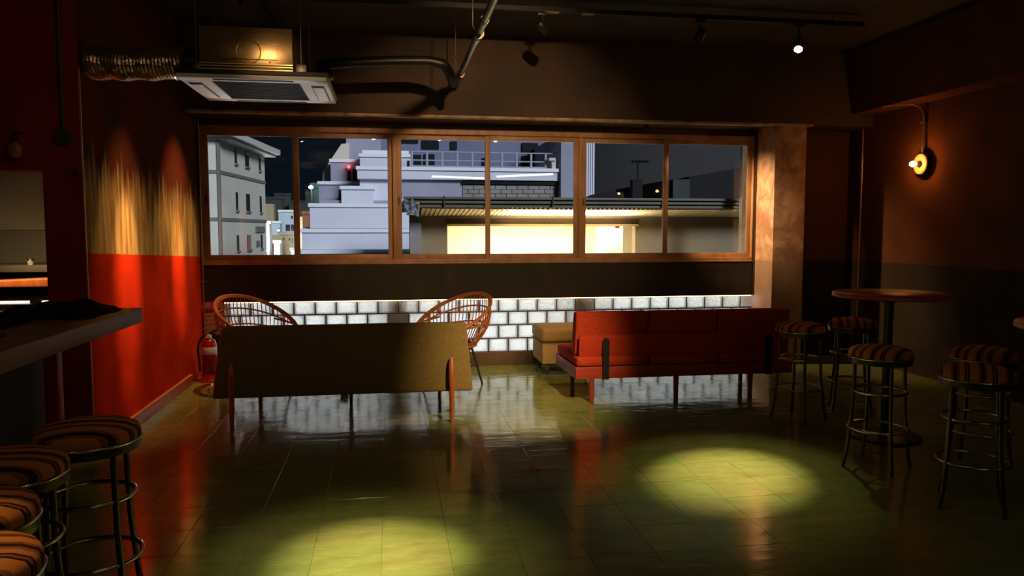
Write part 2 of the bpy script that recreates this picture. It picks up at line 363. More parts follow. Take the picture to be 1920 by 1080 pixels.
# kitchen hatch wall, facing the room, with an opening
kw = MB().box(-4.5, XL-.002, BAR_Y, BAR_Y+.12, 0, .95).box(-4.5, XL-.002, BAR_Y, BAR_Y+.12, 1.815, ZC).box(-2.10, XL-.002, BAR_Y, BAR_Y+.12, .95, 1.815)
solo('wall_kitchen', kw, M['wall_dark_red'], (XL, BAR_Y, 0), kind='structure')
solo('wall_kitchen_inner', MB().box(-4.5, XL-.2, 6.6, 6.7, 0, ZC).box(-2.09, XL-.2, BAR_Y+.12, 6.6, 0, ZC), M['counter_side'], (-3, 6.6, 0), kind='structure')

# glass block band: rows of blocks behind a mortar grid, two concrete posts outside
gb = root('wall_glass_block', (0, YW, .142), kind='structure')
PX, PZ = .2135, .1445
def block_mesh(seed, wfrac=1.0):
    rnd = random.Random(seed); b = MB(); hw, hz = PX*wfrac/2-.008, PZ/2-.007; nx, nz = 9, 6; d = .018
    ph = [rnd.uniform(0, 6.28) for _ in range(6)]
    idx = {}; v = []; f = []
    def put(x, y, z): v.append((x, y, z)); return len(v)-1
    rim = .012
    xs = [-hw+rim + (2*hw-2*rim)*i/nx for i in range(nx+1)]; zs = [-hz+rim + (2*hz-2*rim)*k/nz for k in range(nz+1)]
    for i, x in enumerate(xs):
        for k, z in enumerate(zs):
            inn = 0 < i < nx and 0 < k < nz
            y = (math.sin(x*75+z*90+ph[0]) + math.sin(x*120-z*60+ph[1]) + math.sin(z*150+x*30+ph[2]))*.0042 if inn else .008
            idx[i, k] = put(x, y, z)
    for i in range(nx):
        for k in range(nz): f.append((idx[i,k], idx[i+1,k], idx[i+1,k+1], idx[i,k+1]))
    c = [put(sx*hw, -.004, sz*hz) for sx, sz in ((-1,-1),(1,-1),(1,1),(-1,1))]
    bk = [put(sx*hw, .06, sz*hz) for sx, sz in ((-1,-1),(1,-1),(1,1),(-1,1))]
    for i in range(nx):
        f.append((c[0] if i == 0 else idx[i,0], c[1] if i == nx-1 else idx[i,0], idx[i+1,0], idx[i,0])) if False else None
    ri = [[idx[i,0] for i in range(nx+1)], [idx[nx,k] for k in range(nz+1)], [idx[i,nz] for i in range(nx,-1,-1)], [idx[0,k] for k in range(nz,-1,-1)]]
    for a in range(4): f.append(tuple([c[a], c[(a+1) % 4]] + ri[a][::-1]))
    for a in range(4): f.append((c[a], bk[a], bk[(a+1) % 4], c[(a+1) % 4]))
    f = [q for q in f if q]
    b.add(v, f); b.sm = False
    return b.mesh('glass_block', M['block'])
variants = [block_mesh(s) for s in range(4)]
half = block_mesh(9, .5)
for me in variants + [half]:
    for p in me.polygons: p.use_smooth = len(p.vertices) == 4
BX0 = -1.65
mort = MB().box(XL, BX0, YW+.005, YW+.05, .142, .722)
for r in range(5): z = .142 + r*PZ; mort.box(BX0, 4.07, YW+.004, YW+.05, z-.007, z+.007)
for r in range(4):
    z = .142 + (r+.5)*PZ; x = BX0 + (0 if r % 2 else -PX/2) ; x += .03
    while x < 4.06:
        xc = x + PX/2
        if xc - PX/2 > BX0-.02 and xc + PX/2 < 4.085:
            link('glass_block', random.choice(variants), gb, (xc, random.uniform(-.001, .001), z-.142))
        elif xc > BX0 and xc < 4.0:
            link('glass_block', half, gb, (xc+PX/4, 0, z-.142))
        mort.box(x+PX-.008, x+PX+.008, YW+.004, YW+.05, z-PZ/2, z+PZ/2)
        x += PX
part('mortar_grid', mort, M['mortar'], gb)
for a, b in ((.005, .135), (2.02, 2.15)):
    solo('trim_4', MB().box(a-.04, b+.06, YW+.08, YW+.3, -4, 1.1), M['sill_wall'], (a, YW+.1, 0), kind='structure')
solo('trim_5', MB().box(XL-.2, 4.3, YW+.2, YW+.3, -4, .10), M['sill_wall'], (0, YW+.2, -4), kind='structure')

# added area lights behind the blocks, standing in for light from the street
for k, xc in enumerate((-.85, 1.08, 3.1)):
    d = bpy.data.lights.new('block_backlight', 'AREA'); d.shape = 'RECTANGLE'; d.size = 1.9; d.size_y = .55; d.energy = 25; d.color = (.93,.97,1.0)
    o = link('block_backlight', d, None, (xc, YW+1.25, .35)); o.rotation_euler = (PI/2, 0, PI); o.rotation_euler = Vector((0,-1,0)).to_track_quat('-Z', 'Y').to_euler()
# warm light strip under the ledge
ls = root('led_strip', (1.1, YW-.02, .715), 'thin warm light strip running along the top of the glass blocks', 'light strip')
part('diffuser', MB().box(XL+.05, 4.05, YW-.024, YW-.014, .7115, .7185), M['led'], ls)
part('channel', MB().box(XL+.05, 4.05, YW-.026, YW-.012, .7185, .7215), M['steel_dark'], ls)

# ------------------------------------------------------------------ window
wn = root('window_1', (1.1, YW, 1.112), kind='structure')
Z0, Z1 = 1.118, 2.47
part('outer_frame', MB().box(XL, 4.07, YW-.03, YW+.16, 1.112, 1.150).box(XL, 4.07, YW-.01, YW+.16, 2.452, 2.50)
     .box(XL, XL+.035, YW-.02, YW+.16, 1.15, 2.452).box(4.045, 4.07, YW-.02, YW+.16, 1.15, 2.452)
     .box(.045, .085, YW-.012, YW+.16, 1.15, 2.452).box(2.04, 2.08, YW-.012, YW+.16, 1.15, 2.452), M['frame'], wn, bevel=.004)
part('head_panel', MB().box(XL, 4.07, YW+.02, YW+.16, 2.50, 2.572), M['frame_dark'], wn)
part('ledge', MB().box(XL, 4.07, YW-.05, YW+.0, 1.100, 1.114), M['frame'], wn, bevel=.003)
part('jamb_rail', MB().box(4.048, 4.062, YW-.06, YW-.03, .72, 2.56), M['steel_dark'], wn)
def sash(x0, x1, y, lat):
    b = .052; bz = .050; z0, z1 = 1.150, 2.452
    s = part('sash', MB().box(x0, x0+b, y, y+.03, z0, z1).box(x1-b, x1, y, y+.03, z0, z1).box(x0+b, x1-b, y, y+.03, z0, z0+bz).box(x0+b, x1-b, y, y+.03, z1-bz, z1), M['frame'], wn, bevel=.004)
    part('pane', MB().box(x0+b-.01, x1-b+.01, y+.012, y+.017, z0+bz-.01, z1-bz+.01), M['glass'], s)
    if lat: part('latch', MB().box(x0+.012, x0+.035, y-.014, y, 1.72, 1.80), M['frame_dark'], s, bevel=.003)
for x0, x1, y, lat in ((-1.84,-.905,.02,1), (-.97,.045,.055,0), (.085,1.075,.055,1), (1.02,2.04,.02,0), (2.08,3.07,.055,1), (3.01,4.045,.02,0)):
    sash(x0, x1, YW+y, lat)

# ------------------------------------------------------------------ green sofa (seen from behind)
gs = root('sofa', (-.33, 5.95, 0), 'olive green sofa seen from behind with tapered teak legs on its back', 'sofa')
bp_ = MB()
def slab(y0, y1, zt, zb, xl0, xr0, xl1, xr1):   # trapezoid back board: bottom and top widths
    b = MB(); b.hexa([(xl0, y0, zb), (xr0, y0, zb), (xr0, y0+.10, zb), (xl0, y0+.10, zb)], [(xl1, y1, zt), (xr1, y1, zt), (xr1, y1+.09, zt), (xl1, y1+.09, zt)]); return b
part('backrest', slab(5.70, 5.755, .745, .225, -1.285, .622, -1.222, .578), M['olive'], gs, bevel=.022, seg=3)
part('seat', MB().box(-1.25, .59, 5.86, 6.50, .30, .42), M['olive'], gs, bevel=.03, seg=3)
part('seat_rail', MB().box(-1.20, .54, 5.88, 6.46, .245, .30), M['teak'], gs, bevel=.006)
for x in (-1.140, .456):
    part('leg', MB().tube([(x, 5.648, 0), (x, 5.652, .12), (x, 5.665, .33), (x, 5.683, .44), (x, 5.70, .485)], [.014, .018, .024, .022, .012], 12), M['teak'], gs)
for x in (-1.06, -.33, .41):
    part('leg', MB().tube([(x, 6.40, 0), (x, 6.38, .26)], [.013, .021], 10), M['teak'], gs)

# ------------------------------------------------------------------ red sofa
rs = root('sofa', (2.5, 6.4, 0), 'rust red sofa with three back cushions and a dark wood frame', 'sofa')
fr = MB().box(1.53, 3.48, 6.10, 6.14, .205, .305).box(1.53, 3.48, 6.84, 6.88, .205, .305).box(1.53, 1.57, 6.14, 6.84, .205, .305).box(3.44, 3.48, 6.14, 6.84, .205, .305)
part('frame', fr, M['red_wood'], rs, bevel=.004)
part('slat_deck', MB().box(1.57, 3.44, 6.14, 6.84, .285, .305), M['counter_side'], rs)
sx_ = [1.535, 2.175, 2.80, 3.47]
for k in range(3):
    a, b = sx_[k]+.004, sx_[k+1]-.004
    c = part('seat_cushion', MB().box(a, b, 6.105, 6.87, .307, .392), M['red_cloth'], rs, bevel=.028, seg=3)
    part('piping', MB().tube([(a+.01, 6.108, .335), (b-.01, 6.108, .335)], .004, 6).tube([(a+.004, 6.12, .335), (a+.004, 6.85, .335)], .004, 6), M['piping'], c)
    c = part('back_cushion', MB().hexa([(a, 6.185, .395), (b, 6.185, .395), (b, 6.33, .395), (a, 6.33, .395)], [(a, 6.125, .765), (b, 6.125, .765), (b, 6.24, .765), (a, 6.24, .765)]), M['red_cloth'], rs, bevel=.02, seg=3)
part('back_board', MB().hexa([(1.56, 6.125, .392), (3.45, 6.125, .392), (3.45, 6.150, .392), (1.56, 6.150, .392)], [(1.56, 6.098, .572), (3.45, 6.098, .572), (3.45, 6.120, .572), (1.56, 6.120, .572)]), M['red_cloth'], rs, bevel=.006)
for x in (1.785, 3.25):
    part('back_bracket', MB().prism([(x-.027, .20), (x+.027, .20), (x+.027, .525), (x+.018, .545), (x, .552), (x-.018, .545), (x-.027, .525)], 'y', 6.078, 6.096), M['black'], rs, label='black metal bracket')
for x in (1.672, 2.42, 3.10):
    part('leg', MB().tube([(x, 6.125, 0), (x, 6.125, .21)], [.019, .024], 10), M['red_wood'], rs)
for x in (1.672, 3.34):
    part('leg', MB().tube([(x, 6.80, 0), (x, 6.80, .21)], [.019, .024], 10), M['red_wood'], rs)

# ------------------------------------------------------------------ ottoman
ot = root('ottoman', (1.75, 7.62, 0), 'beige upholstered ottoman with short legs behind the red sofa', 'ottoman')
part('base', MB().box(1.50, 2.02, 7.36, 7.88, .115, .325), M['beige_cloth'], ot, bevel=.012)
part('cushion', MB().box(1.49, 2.03, 7.35, 7.89, .330, .470), M['beige_cloth'], ot, bevel=.045, seg=4)
part('piping', MB().tube([(1.495,7.355,.328),(2.025,7.355,.328),(2.025,7.885,.328),(1.495,7.885,.328)], .005, 6, True), M['piping'], ot)
for x, y in ((1.56,7.42),(1.96,7.42),(1.56,7.82),(1.96,7.82)):
    part('leg', MB().tube([(x, y, 0), (x, y, .12)], [.016, .024], 10), M['frame_dark'], ot)

# ------------------------------------------------------------------ rattan hoop chairs
def hoop_chair(cx, cy, phi, label):
    r = root('rattan_chair', (cx, cy, 0), label, 'chair', 'rattan hoop chairs', rz=math.radians(phi))
    a, zl, zh = .36, .46, .84
    def rim(t, k=1.0): return Vector((a*k*math.cos(t), a*k*math.sin(t), (zl+zh)/2 - (zh-zl)/2*math.cos(t)))
    def low(t, k=1.0): return Vector((.23*k*math.cos(t)+.02, .23*k*math.sin(t), .375))
    N = 48
    part('rim', MB().tube([rim(2*PI*i/N) for i in range(N)], .0155, 10, True), M['rattan'], r, local=True)
    part('rim_wrap', MB().tube([rim(2*PI*i/N, .955)+Vector((0,0,-.012)) for i in range(N)], .008, 8, True), M['rattan'], r, local=True)
    part('seat_ring', MB().tube([low(2*PI*i/N) for i in range(N)], .013, 8, True), M['rattan'], r, local=True)
    def mid(t, u):                      # bulging basket between seat ring and rim
        p = low(t)*(1-u) + rim(t, .98)*u; q = math.sin(u*PI)*.055
        return p + Vector((math.cos(t), math.sin(t), 0))*q
    t0, t1 = math.radians(88), math.radians(272)
    for i in range(31):
        t = t0 + (t1-t0)*i/30
        part('spindle', MB().tube([mid(t, u/6) for u in range(7)], .0048, 5), M['rattan'], r, local=True)
    for u in (.42, .74):
        part('band', MB().tube([mid(t0 + (t1-t0)*i/24, u) for i in range(25)], .008, 6), M['rattan'], r, local=True)
    for sg in (1, -1):                  # arm braces
        t = sg*math.radians(62); c = sg*math.radians(112)
        part('arm_brace', MB().tube([mid(c, .66), (mid(c, .66)+rim(t))*.5 + Vector((0, sg*.03, -.005)), rim(t)], .010, 8), M['rattan'], r, local=True)
        part('arm_strut', MB().tube([rim(t), low(sg*math.radians(48))], .010, 8), M['rattan'], r, local=True)
    seat = MB()
    for i in range(-8, 9):
        x = i*.026; w_ = math.sqrt(max(.226**2 - x*x, 0)); seat.tube([(x+.02, -w_, .372), (x+.02, 0, .362), (x+.02, w_, .372)], .006, 5)
    part('woven_seat', seat, M['rattan'], r, local=True)
    part('leg_ring', MB().tube([(.20*math.cos(2*PI*i/24)+.02, .20*math.sin(2*PI*i/24), .345) for i in range(24)], .008, 6, True), M['black'], r, local=True)
    for q in (45, 135, 225, 315):
        t = math.radians(q); part('leg', MB().tube([(.19*math.cos(t)+.02, .19*math.sin(t), .35), (.29*math.cos(t)+.02, .29*math.sin(t), 0)], .010, 8), M['black'], r, local=True)
    part('stretcher', MB().tube([(.235*math.cos(2*PI*i/24)+.02, .235*math.sin(2*PI*i/24), .19) for i in range(24)], .005, 6, True), M['black'], r, local=True)
    return r
hoop_chair(-1.205, 7.20, -38, 'rattan hoop chair lit orange, in front of the red wall and extinguisher')
hoop_chair(.585, 7.10, 217, 'rattan hoop chair beside the ottoman, its back turned to the right')

# ------------------------------------------------------------------ bar stools
def stool_proto(loc, rz, label):
    r = root('bar_stool', loc, label, 'bar stool', 'striped round bar stools', rz=rz)
    b = MB(); prof = [(.172, .672), (.180, .690), (.181, .708), (.172, .726), (.140, .742), (.090, .752), (.040, .756), (.006, .757)]
    b.lathe(prof, 32); part('seat', b, M['stripe'], r, local=True)
    part('seat_band', MB().lathe([(.170, .645), (.178, .648), (.178, .678), (.174, .681)], 32), M['steel_dark'], r, local=True)
    part('chrome_rim', MB().tube([(.181*math.cos(2*PI*i/36), .181*math.sin(2*PI*i/36), .684) for i in range(36)], .0055, 8, True), M['steel'], r, local=True)
    for k in range(4):
        t = PI/4 + k*PI/2; c, s = math.cos(t), math.sin(t)
        part('leg', MB().tube([(.150*c, .150*s, .66), (.158*c, .158*s, .36), (.185*c, .185*s, .10), (.205*c, .205*s, 0)], .0115, 8), M['steel_dark'], r, local=True)
    for z, rr in ((.475, .153), (.245, .170)):
        part('foot_ring', MB().tube([(rr*math.cos(2*PI*i/28), rr*math.sin(2*PI*i/28), z) for i in range(28)], .0095, 8, True), M['steel'], r, local=True)
    return r
st = stool_proto((-1.105, 2.95, 0), .12, 'striped bar stool at the end of the bar, farthest of the four there')
def stool(loc, rz, label):
    c = copy_tree(st); c.location = loc; c.rotation_euler = (0,0,rz); c['label'] = label
stool((-1.205, 2.555, 0), .18, 'striped bar stool at the bar, second from its far end')
stool((-1.12, 2.14, 0), .25, 'dim striped bar stool at the bar, third from its far end')
stool((-.965, 1.79, 0), .34, 'bar stool with brightly lit orange stripes, nearest at the bar')
stool((3.10, 5.33, 0), .5, 'dim striped bar stool between the red sofa and the round table')
stool((2.945, 4.15, 0), .6, 'striped bar stool standing in front of the round red table')
stool((3.02, 3.47, 0), .9, 'nearest bar stool in the dark at the right, light catching its lower ring')
stool((3.52, 4.00, 0), .6, 'dark striped bar stool behind the nearest stool on the right')
stool((3.66, 5.52, 0), 1.1, 'bar stool in deep shadow behind the round red table')

# ------------------------------------------------------------------ round bar tables
def bar_table(x, y, label):
    r = root('bar_table', (x, y, 0), label, 'table', 'round red bar tables')
    part('table_top', MB().lathe([(.355, .985), (.37, .992), (.37, 1.012), (.362, 1.02), (.02, 1.02)], 48), M['table_red'], r, local=True)
    part('column', MB().lathe([(.030, .05), (.030, .93), (.036, .95), (.11, .975), (.11, .985)], 20), M['black'], r, local=True)
    part('base', MB().lathe([(.24, 0), (.24, .015), (.20, .03), (.05, .055), (.03, .06)], 32), M['black'], r, local=True)
bar_table(3.43, 4.76, 'round red bar table on a black column by the right wall')
bar_table(3.27, 2.98, 'round red bar table cut by the right edge of the picture')

# ------------------------------------------------------------------ bar counter, things on it
bc = root('bar_counter', (-1.9, 4.7, 0), 'long wooden bar counter along the left edge, thick top', 'bar counter')
part('counter_top', MB().box(-2.45, -1.43, .4, 4.70, .915, 1.0), M['counter'], bc, bevel=.006)
part('front_panel', MB().box(-1.98, -1.90, .4, 4.55, 0, .915), M['counter_side'], bc)
part('end_panel', MB().box(-2.40, -1.90, 4.55, 4.60, 0, .915), M['counter_side'], bc)
for y in (4.45, 2.6, 1.0):
    part('support_post', MB().box(-1.86, -1.79, y-.035, y+.035, 0, .915), M['wall_dark_red'], bc, bevel=.004)
part('foot_rail', MB().tube([(-1.80, .4, .2), (-1.80, 4.55, .2)], .018, 10), M['steel_dark'], bc)
def lump(name, x0, x1, y0, y1, z0, hgt, m, label, cat, seed, rot=0):
    rnd = random.Random(seed); nx, ny = 16, 10; v = []; f = []; ph = [rnd.uniform(0, 6) for _ in range(8)]
    for i in range(nx+1):
        for j in range(ny+1):
            u, t = i/nx, j/ny; ed = min(u, 1-u, t, 1-t)
            zz = hgt*min(1, ed*5)**.5*(.72 + .28*math.sin(u*9+ph[0]+t*5)*math.sin(t*7+ph[1]+u*3)) if ed > 0 else 0
            wob = .06*math.sin(t*8+ph[2]) * (1 if i in (0, nx) else .6)
            wb2 = .05*math.sin(u*9+ph[3])
            v.append((x0+(x1-x0)*(u+wob*.4), y0+(y1-y0)*(t+wb2), z0+max(zz, 0)+.001))
    for i in range(nx):
        for j in range(ny): k = i*(ny+1)+j; f.append((k, k+ny+1, k+ny+2, k+1))
    n = len(v); rimi = [i*(ny+1) for i in range(nx+1)] + [nx*(ny+1)+j for j in range(1, ny+1)] + [i*(ny+1)+ny for i in range(nx-1, -1, -1)] + [j for j in range(ny-1, 0, -1)]
    b = MB(); b.add(v, f + [tuple(rimi)]); b.sm = True
    return solo(name, b, m, ((x0+x1)/2, (y0+y1)/2, z0), label, cat)
lump('folded_coat', -1.98, -1.50, 4.12, 4.60, 1.0, .075, M['dark_cloth'], 'black coat folded on the far end of the bar', 'coat', 3)
solo('serving_tray', MB().box(-2.3, -1.74, 3.75, 4.05, 1.0, 1.022), M['dark_cloth'], (-2, 3.9, 1.0), 'flat black tray on the bar beside the folded coat', 'tray', bevel=.008)
solo('menu_folder', MB().box(-2.0, -1.62, 3.20, 3.52, 1.0, 1.012), M['counter_side'], (-1.8, 3.3, 1.0), 'brown menu folder lying on the bar near the left edge', 'menu', bevel=.003)
ash = root('ashtray', (-2.02, 4.36, 1.0), 'small metal dish glinting on the bar behind the tray', 'dish')
ORG[ash] = Vector((-2.02, 4.36, 1.0))
part('bowl', MB().lathe([(.03, 0), (.05, .004), (.055, .022), (.05, .022), (.045, .008), (.004, .007)], 20), M['steel'], ash, local=True)

# ------------------------------------------------------------------ kitchen hatch
hz = BAR_Y+.13
M['hatch_grey'] = mat('grey_board', (.30,.26,.20), .5, col2=(.24,.21,.16), scale=4)
M['hatch_dark'] = mat('grey_tile', (.13,.12,.10), .5)
kb = solo('grey_board', MB().box(-3.2, -2.20, 6.10, 6.13, 1.45, 2.1), M['hatch_grey'], (-2.6, 6.1, 1.45), 'grey board on the wall seen through the kitchen hatch', 'board')
solo('kitchen_splashback', MB().box(-3.2, -2.16, 6.08, 6.12, 1.21, 1.45), M['hatch_dark'], (-2.6, 6.1, 1.2), 'dark grey splashback under the board in the kitchen hatch', 'splashback')
sh = root('steel_shelf', (-2.6, 5.9, 1.19), 'steel shelf with a bright edge in the kitchen hatch', 'shelf')
part('shelf_board', MB().box(-3.2, -2.12, 5.75, 6.08, 1.195, 1.208), M['steel'], sh)
part('shelf_lip', MB().box(-3.2, -2.12, 5.742, 5.752, 1.160, 1.208), M['steel_dark'], sh)
bt = root('bottle', (-2.40, 5.93, 1.208), 'dark bottle on the steel shelf in the kitchen hatch', 'bottle')
part('body', MB().lathe([(.035, 0), (.037, .005), (.037, .11), (.016, .145)], 16), M['black'], bt, local=True)
part('neck', MB().lathe([(.016, .145), (.014, .19), (.017, .195)], 12), M['black'], bt, local=True)
jr = root('jar', (-2.50, 5.82, 1.208), 'small pale jar on the steel shelf beside the dark bottle', 'jar')
part('body', MB().lathe([(.018, 0), (.02, .004), (.02, .03)], 14), M['label_white'], jr, local=True)
part('lid', MB().lathe([(.021, .03), (.021, .042), (.004, .043)], 14), M['steel'], jr, local=True)
sb = root('wooden_board', (-2.5, 5.45, 1.08), 'lit orange wooden board end on in the kitchen hatch', 'board')
part('board', MB().hexa([(-3.0,5.40,1.075),(-2.115,5.40,1.078),(-2.115,5.55,1.078),(-3.0,5.55,1.075)], [(-3.0,5.40,1.105),(-2.115,5.40,1.142),(-2.115,5.55,1.142),(-3.0,5.55,1.105)]), M['teak'], sb, bevel=.012, seg=3)
part('bracket', MB().box(-2.135, -2.1, 5.44, 5.50, 1.03, 1.08), M['black'], sb)
for x0, x1, lb in ((-2.225, -2.125, 'short white strip light low in the kitchen hatch, right one'), (-2.48, -2.30, 'white strip light low in the kitchen hatch, left one')):
    q = root('strip_light', (x0, 5.3, .985), lb, 'strip light', 'strip lights in the kitchen hatch')
    part('housing', MB().box(x0, x1, 5.30, 5.33, .972, .980), M['label_white'], q)
    part('diffuser', MB().box(x0+.004, x1-.004, 5.297, 5.325, .980, .996), emat('strip_white', (1,.86,.68), 1.3), q)
kl = bpy.data.lights.new('kitchen_lamp', 'AREA'); kl.energy = .35; kl.size = .3; kl.color = (1,.72,.42)
ko = link('kitchen_lamp', kl, None, (-2.7, 5.35, 1.95)); ko.rotation_euler = (math.radians(25), 0, 0)
ku = bpy.data.lights.new('board_fill_light', 'AREA'); ku.shape = 'RECTANGLE'; ku.size = .7; ku.size_y = .05; ku.energy = 3.2; ku.color = (1,.66,.30)  # added fill without a fixture, brightens the wooden board
ku_o = link('board_fill_light', ku, None, (-2.5, 5.27, 1.30)); ku_o.rotation_euler = (math.radians(35), 0, 0)
hk = root('coat_hook', (-1.905, BAR_Y-.001, 1.80), 'small metal hook on the dark red wall by the corner', 'hook')
part('plate', MB().box(-1.925, -1.895, BAR_Y-.006, BAR_Y-.0005, 1.785, 1.82), M['steel'], hk, bevel=.002)
part('prong', MB().tube(bez((-1.91, BAR_Y-.005, 1.80), (-1.91, BAR_Y-.05, 1.79), (-1.91, BAR_Y-.045, 1.825)), .005, 6), M['steel'], hk)
lp = root('pendant_globe', (-2.205, 5.0, 1.93), 'dim round glass lamp against the dark red wall by the hatch', 'lamp')
M['globe'] = mat('amber_globe', (.50,.17,.07), .15, bump=.4, bscale=30)
part('globe', MB().lathe([(.006,-.045),(.025,-.038),(.040,-.015),(.042,.005),(.034,.028),(.018,.042),(.012,.05)], 20), M['globe'], lp, local=True)
part('socket', MB().lathe([(.014,.05),(.016,.054),(.016,.09),(.006,.10)], 14), M['black'], lp, local=True)
part('wall_arm', MB().tube([(0,0,.09),(0,.03,.11),(0,.10,.11)], .006, 8), M['black'], lp, local=True)

# ------------------------------------------------------------------ ceiling cassette air conditioner
ac = root('air_conditioner', (-.79, 5.2, 2.35), 'ceiling cassette air conditioner hanging on rods, lit brown box above white panel', 'air conditioner')
X0, X1, Y0, Y1, ZB = -1.225, -.362, 4.79, 5.62, 2.35
BX_, BX1 = -1.105, -.565
part('casing', MB().box(BX_, BX1, 4.85, 5.50, 2.405, 2.668), M['ac_box'], ac, bevel=.004)
rc = MB().tube([(-.985,4.849,2.478),(-.655,4.849,2.478),(-.655,4.849,2.572),(-.985,4.849,2.572)], .0028, 6, True); part('knockout_outline', rc, M['ac_box'], ac)
part('knockout_ring', MB().tube([(-.822+.070*math.cos(2*PI*k/40), 4.848, 2.522+.070*math.sin(2*PI*k/40)) for k in range(40)], .0028, 6, True), M['ac_box'], ac)
for z in (2.412, 2.430, 2.445):
    part('seam_rib', MB().box(BX_, BX1, 4.838, 4.85, z, z+.006), M['ac_box'], ac)
for x, z in ((-.985,2.60),(-.655,2.60),(-.60,2.64),(-1.02,2.47),(-.60,2.455),(-.70,2.465)):
    part('screw', MB().lathe([(.006,0),(.006,-.003),(.002,-.004)], 8, (x, 4.848, z), 'y'), M['steel_dark'], ac)
pn = MB().box(X0, X1, Y0, Y0+.10, ZB, ZB+.030).box(X0, X1, Y1-.10, Y1, ZB, ZB+.030).box(X0, X0+.17, Y0+.10, Y1-.10, ZB, ZB+.030).box(X1-.17, X1, Y0+.10, Y1-.10, ZB, ZB+.030)
part('panel', pn, M['ac_white'], ac, bevel=.006)
part('panel_rim', MB().box(X0-.008, X1+.008, Y0-.008, Y1+.008, ZB+.024, ZB+.052), M['ac_grille'], ac, bevel=.006)
g = part('intake_grille', MB().box(X0+.17, X1-.17, Y0+.10, Y1-.10, ZB+.008, ZB+.020), M['ac_grille'], ac)
sl = MB()
for i in range(14): y = Y0+.12+i*.0445; sl.box(X0+.18, X1-.18, y, y+.012, ZB+.001, ZB+.008)
part('grille_slats', sl, M['ac_grille'], g)
for x0, x1, y0, y1 in ((X0+.20, X1-.20, Y0+.022, Y0+.052), (X0+.20, X1-.20, Y1-.052, Y1-.022)):
    part('louvre', MB().box(x0, x1, y0, y1, ZB-.004, ZB+.004), M['ac_grille'], ac)
for x0, x1 in ((X0+.035, X0+.10), (X1-.10, X1-.035)):
    part('louvre', MB().box(x0-.008, x1+.008, Y0+.16, Y1-.16, ZB-.003, ZB+.006), M['ac_grille'], ac)
    part('louvre', MB().box(x0, x1, Y0+.18, Y1-.18, ZB-.010, ZB-.002), M['ac_white'], ac, bevel=.003)
for x, y in ((BX_-.035, 4.93), (BX1+.04, 4.93), (BX_-.035, 5.45), (BX1+.04, 5.45)):
    part('hanger_rod', MB().tube([(x, y, 2.46), (x, y, ZC)], .005, 8), M['steel_dark'], ac)
    part('hanger_bracket', MB().box(x-.03, x+.035, y-.03, y+.03, 2.40, 2.47), M['steel_dark'], ac, bevel=.004)
part('duct_collar', MB().lathe([(.09, -1.238), (.09, -1.115), (.085, -1.11)], 24, (0, 5.12, 2.50), 'x'), M['black'], ac)
dk = MB(); pts = []; rad = []
for i in range(61):
    u = i/60; x = -1.242 - .623*u
    pts.append((x, 5.12 + .10*u*u, 2.50 - .012*math.sin(u*PI))); rad.append(.096 + .006*(i % 2) + .005*math.sin(u*23) - (.012 if u > .93 else 0))
fd = solo('flexible_duct', dk.tube(pts, rad, 20), M['foil'], (-1.4, 5.12, 2.5), 'crinkled foil duct running left from the air conditioner', 'duct')
# pipes under the ceiling
pp = root('drain_pipe', (.67, 7.0, 2.88), 'grey pipe under the ceiling running towards the window beam', 'pipe')
part('pipe', MB().tube([(.672, .5, 2.92), (.668, 7.3, 2.885), (.667, 7.60, 2.87)], .026, 14), M['rust_pipe'], pp)
for y in (5.3, 5.75, 7.15):
    part('coupling', MB().lathe([(.031, y), (.034, y+.01), (.034, y+.07), (.031, y+.08)], 16, (.669, 0, 2.92-.035*(y-.5)/7.1), 'y'), M['steel_dark'], pp)
for y in (5.62, 7.05):
    part('hanger', MB().tube([(.665, y, 2.88), (.62, y, 2.93), (.62, y, ZC)], .005, 8), M['steel_dark'], pp)
    part('clamp', MB().lathe([(.036, -.012), (.036, .012)], 14, (.668, y, 2.88), 'y'), M['steel_dark'], pp)
hs = MB(); P_ = [ony(600, 122, 6.6), ony(660, 117, 6.6), ony(740, 114, 6.6), ony(805, 114, 6.6), ony(832, 120, 6.6), ony(845, 140, 6.7), ony(850, 158, 6.8)]
fp = []
for i in range(len(P_)-1): fp += [P_[i].lerp(P_[i+1], k/3) for k in range(3)]
solo('insulated_hose', hs.tube([(-.55, 5.6, 2.52), (-.45, 6.2, 2.66)] + fp + [P_[-1]], .042, 12), M['black'], (0, 6.6, 2.8), 'black insulated hose from the air conditioner to the grey pipe', 'hose')

# ------------------------------------------------------------------ track lights
POOL = (1.0, .82, .48)
WARM = (1.0, .66, .30)
tr = root('lighting_track', (1.5, 6.33, 3.28), 'dark lighting track across the ceiling near the window', 'track')
part('rail', MB().box(-.8, 4.2, 6.31, 6.35, 3.262, 3.30), M['black'], tr)
for x in (-.6, 1.5, 3.9): part('drop_rod', MB().tube([(x, 6.33, 3.29), (x, 6.33, ZC)], .006, 8), M['black'], tr)
part('joint_plate', MB().box(1.30, 1.42, 6.305, 6.355, 3.256, 3.262).box(1.62, 1.72, 6.305, 6.355, 3.256, 3.262), M['conduit'], tr)
t2 = root('lighting_track', (0, 2.6, 3.28), 'dark lighting track across the ceiling above the middle of the room', 'track')
part('rail', MB().box(-1.7, 4.2, 2.58, 2.62, 3.262, 3.30), M['black'], t2)
for x in (-1.2, 1.5, 3.9): part('drop_rod', MB().tube([(x, 2.6, 3.29), (x, 2.6, ZC)], .006, 8), M['black'], t2)
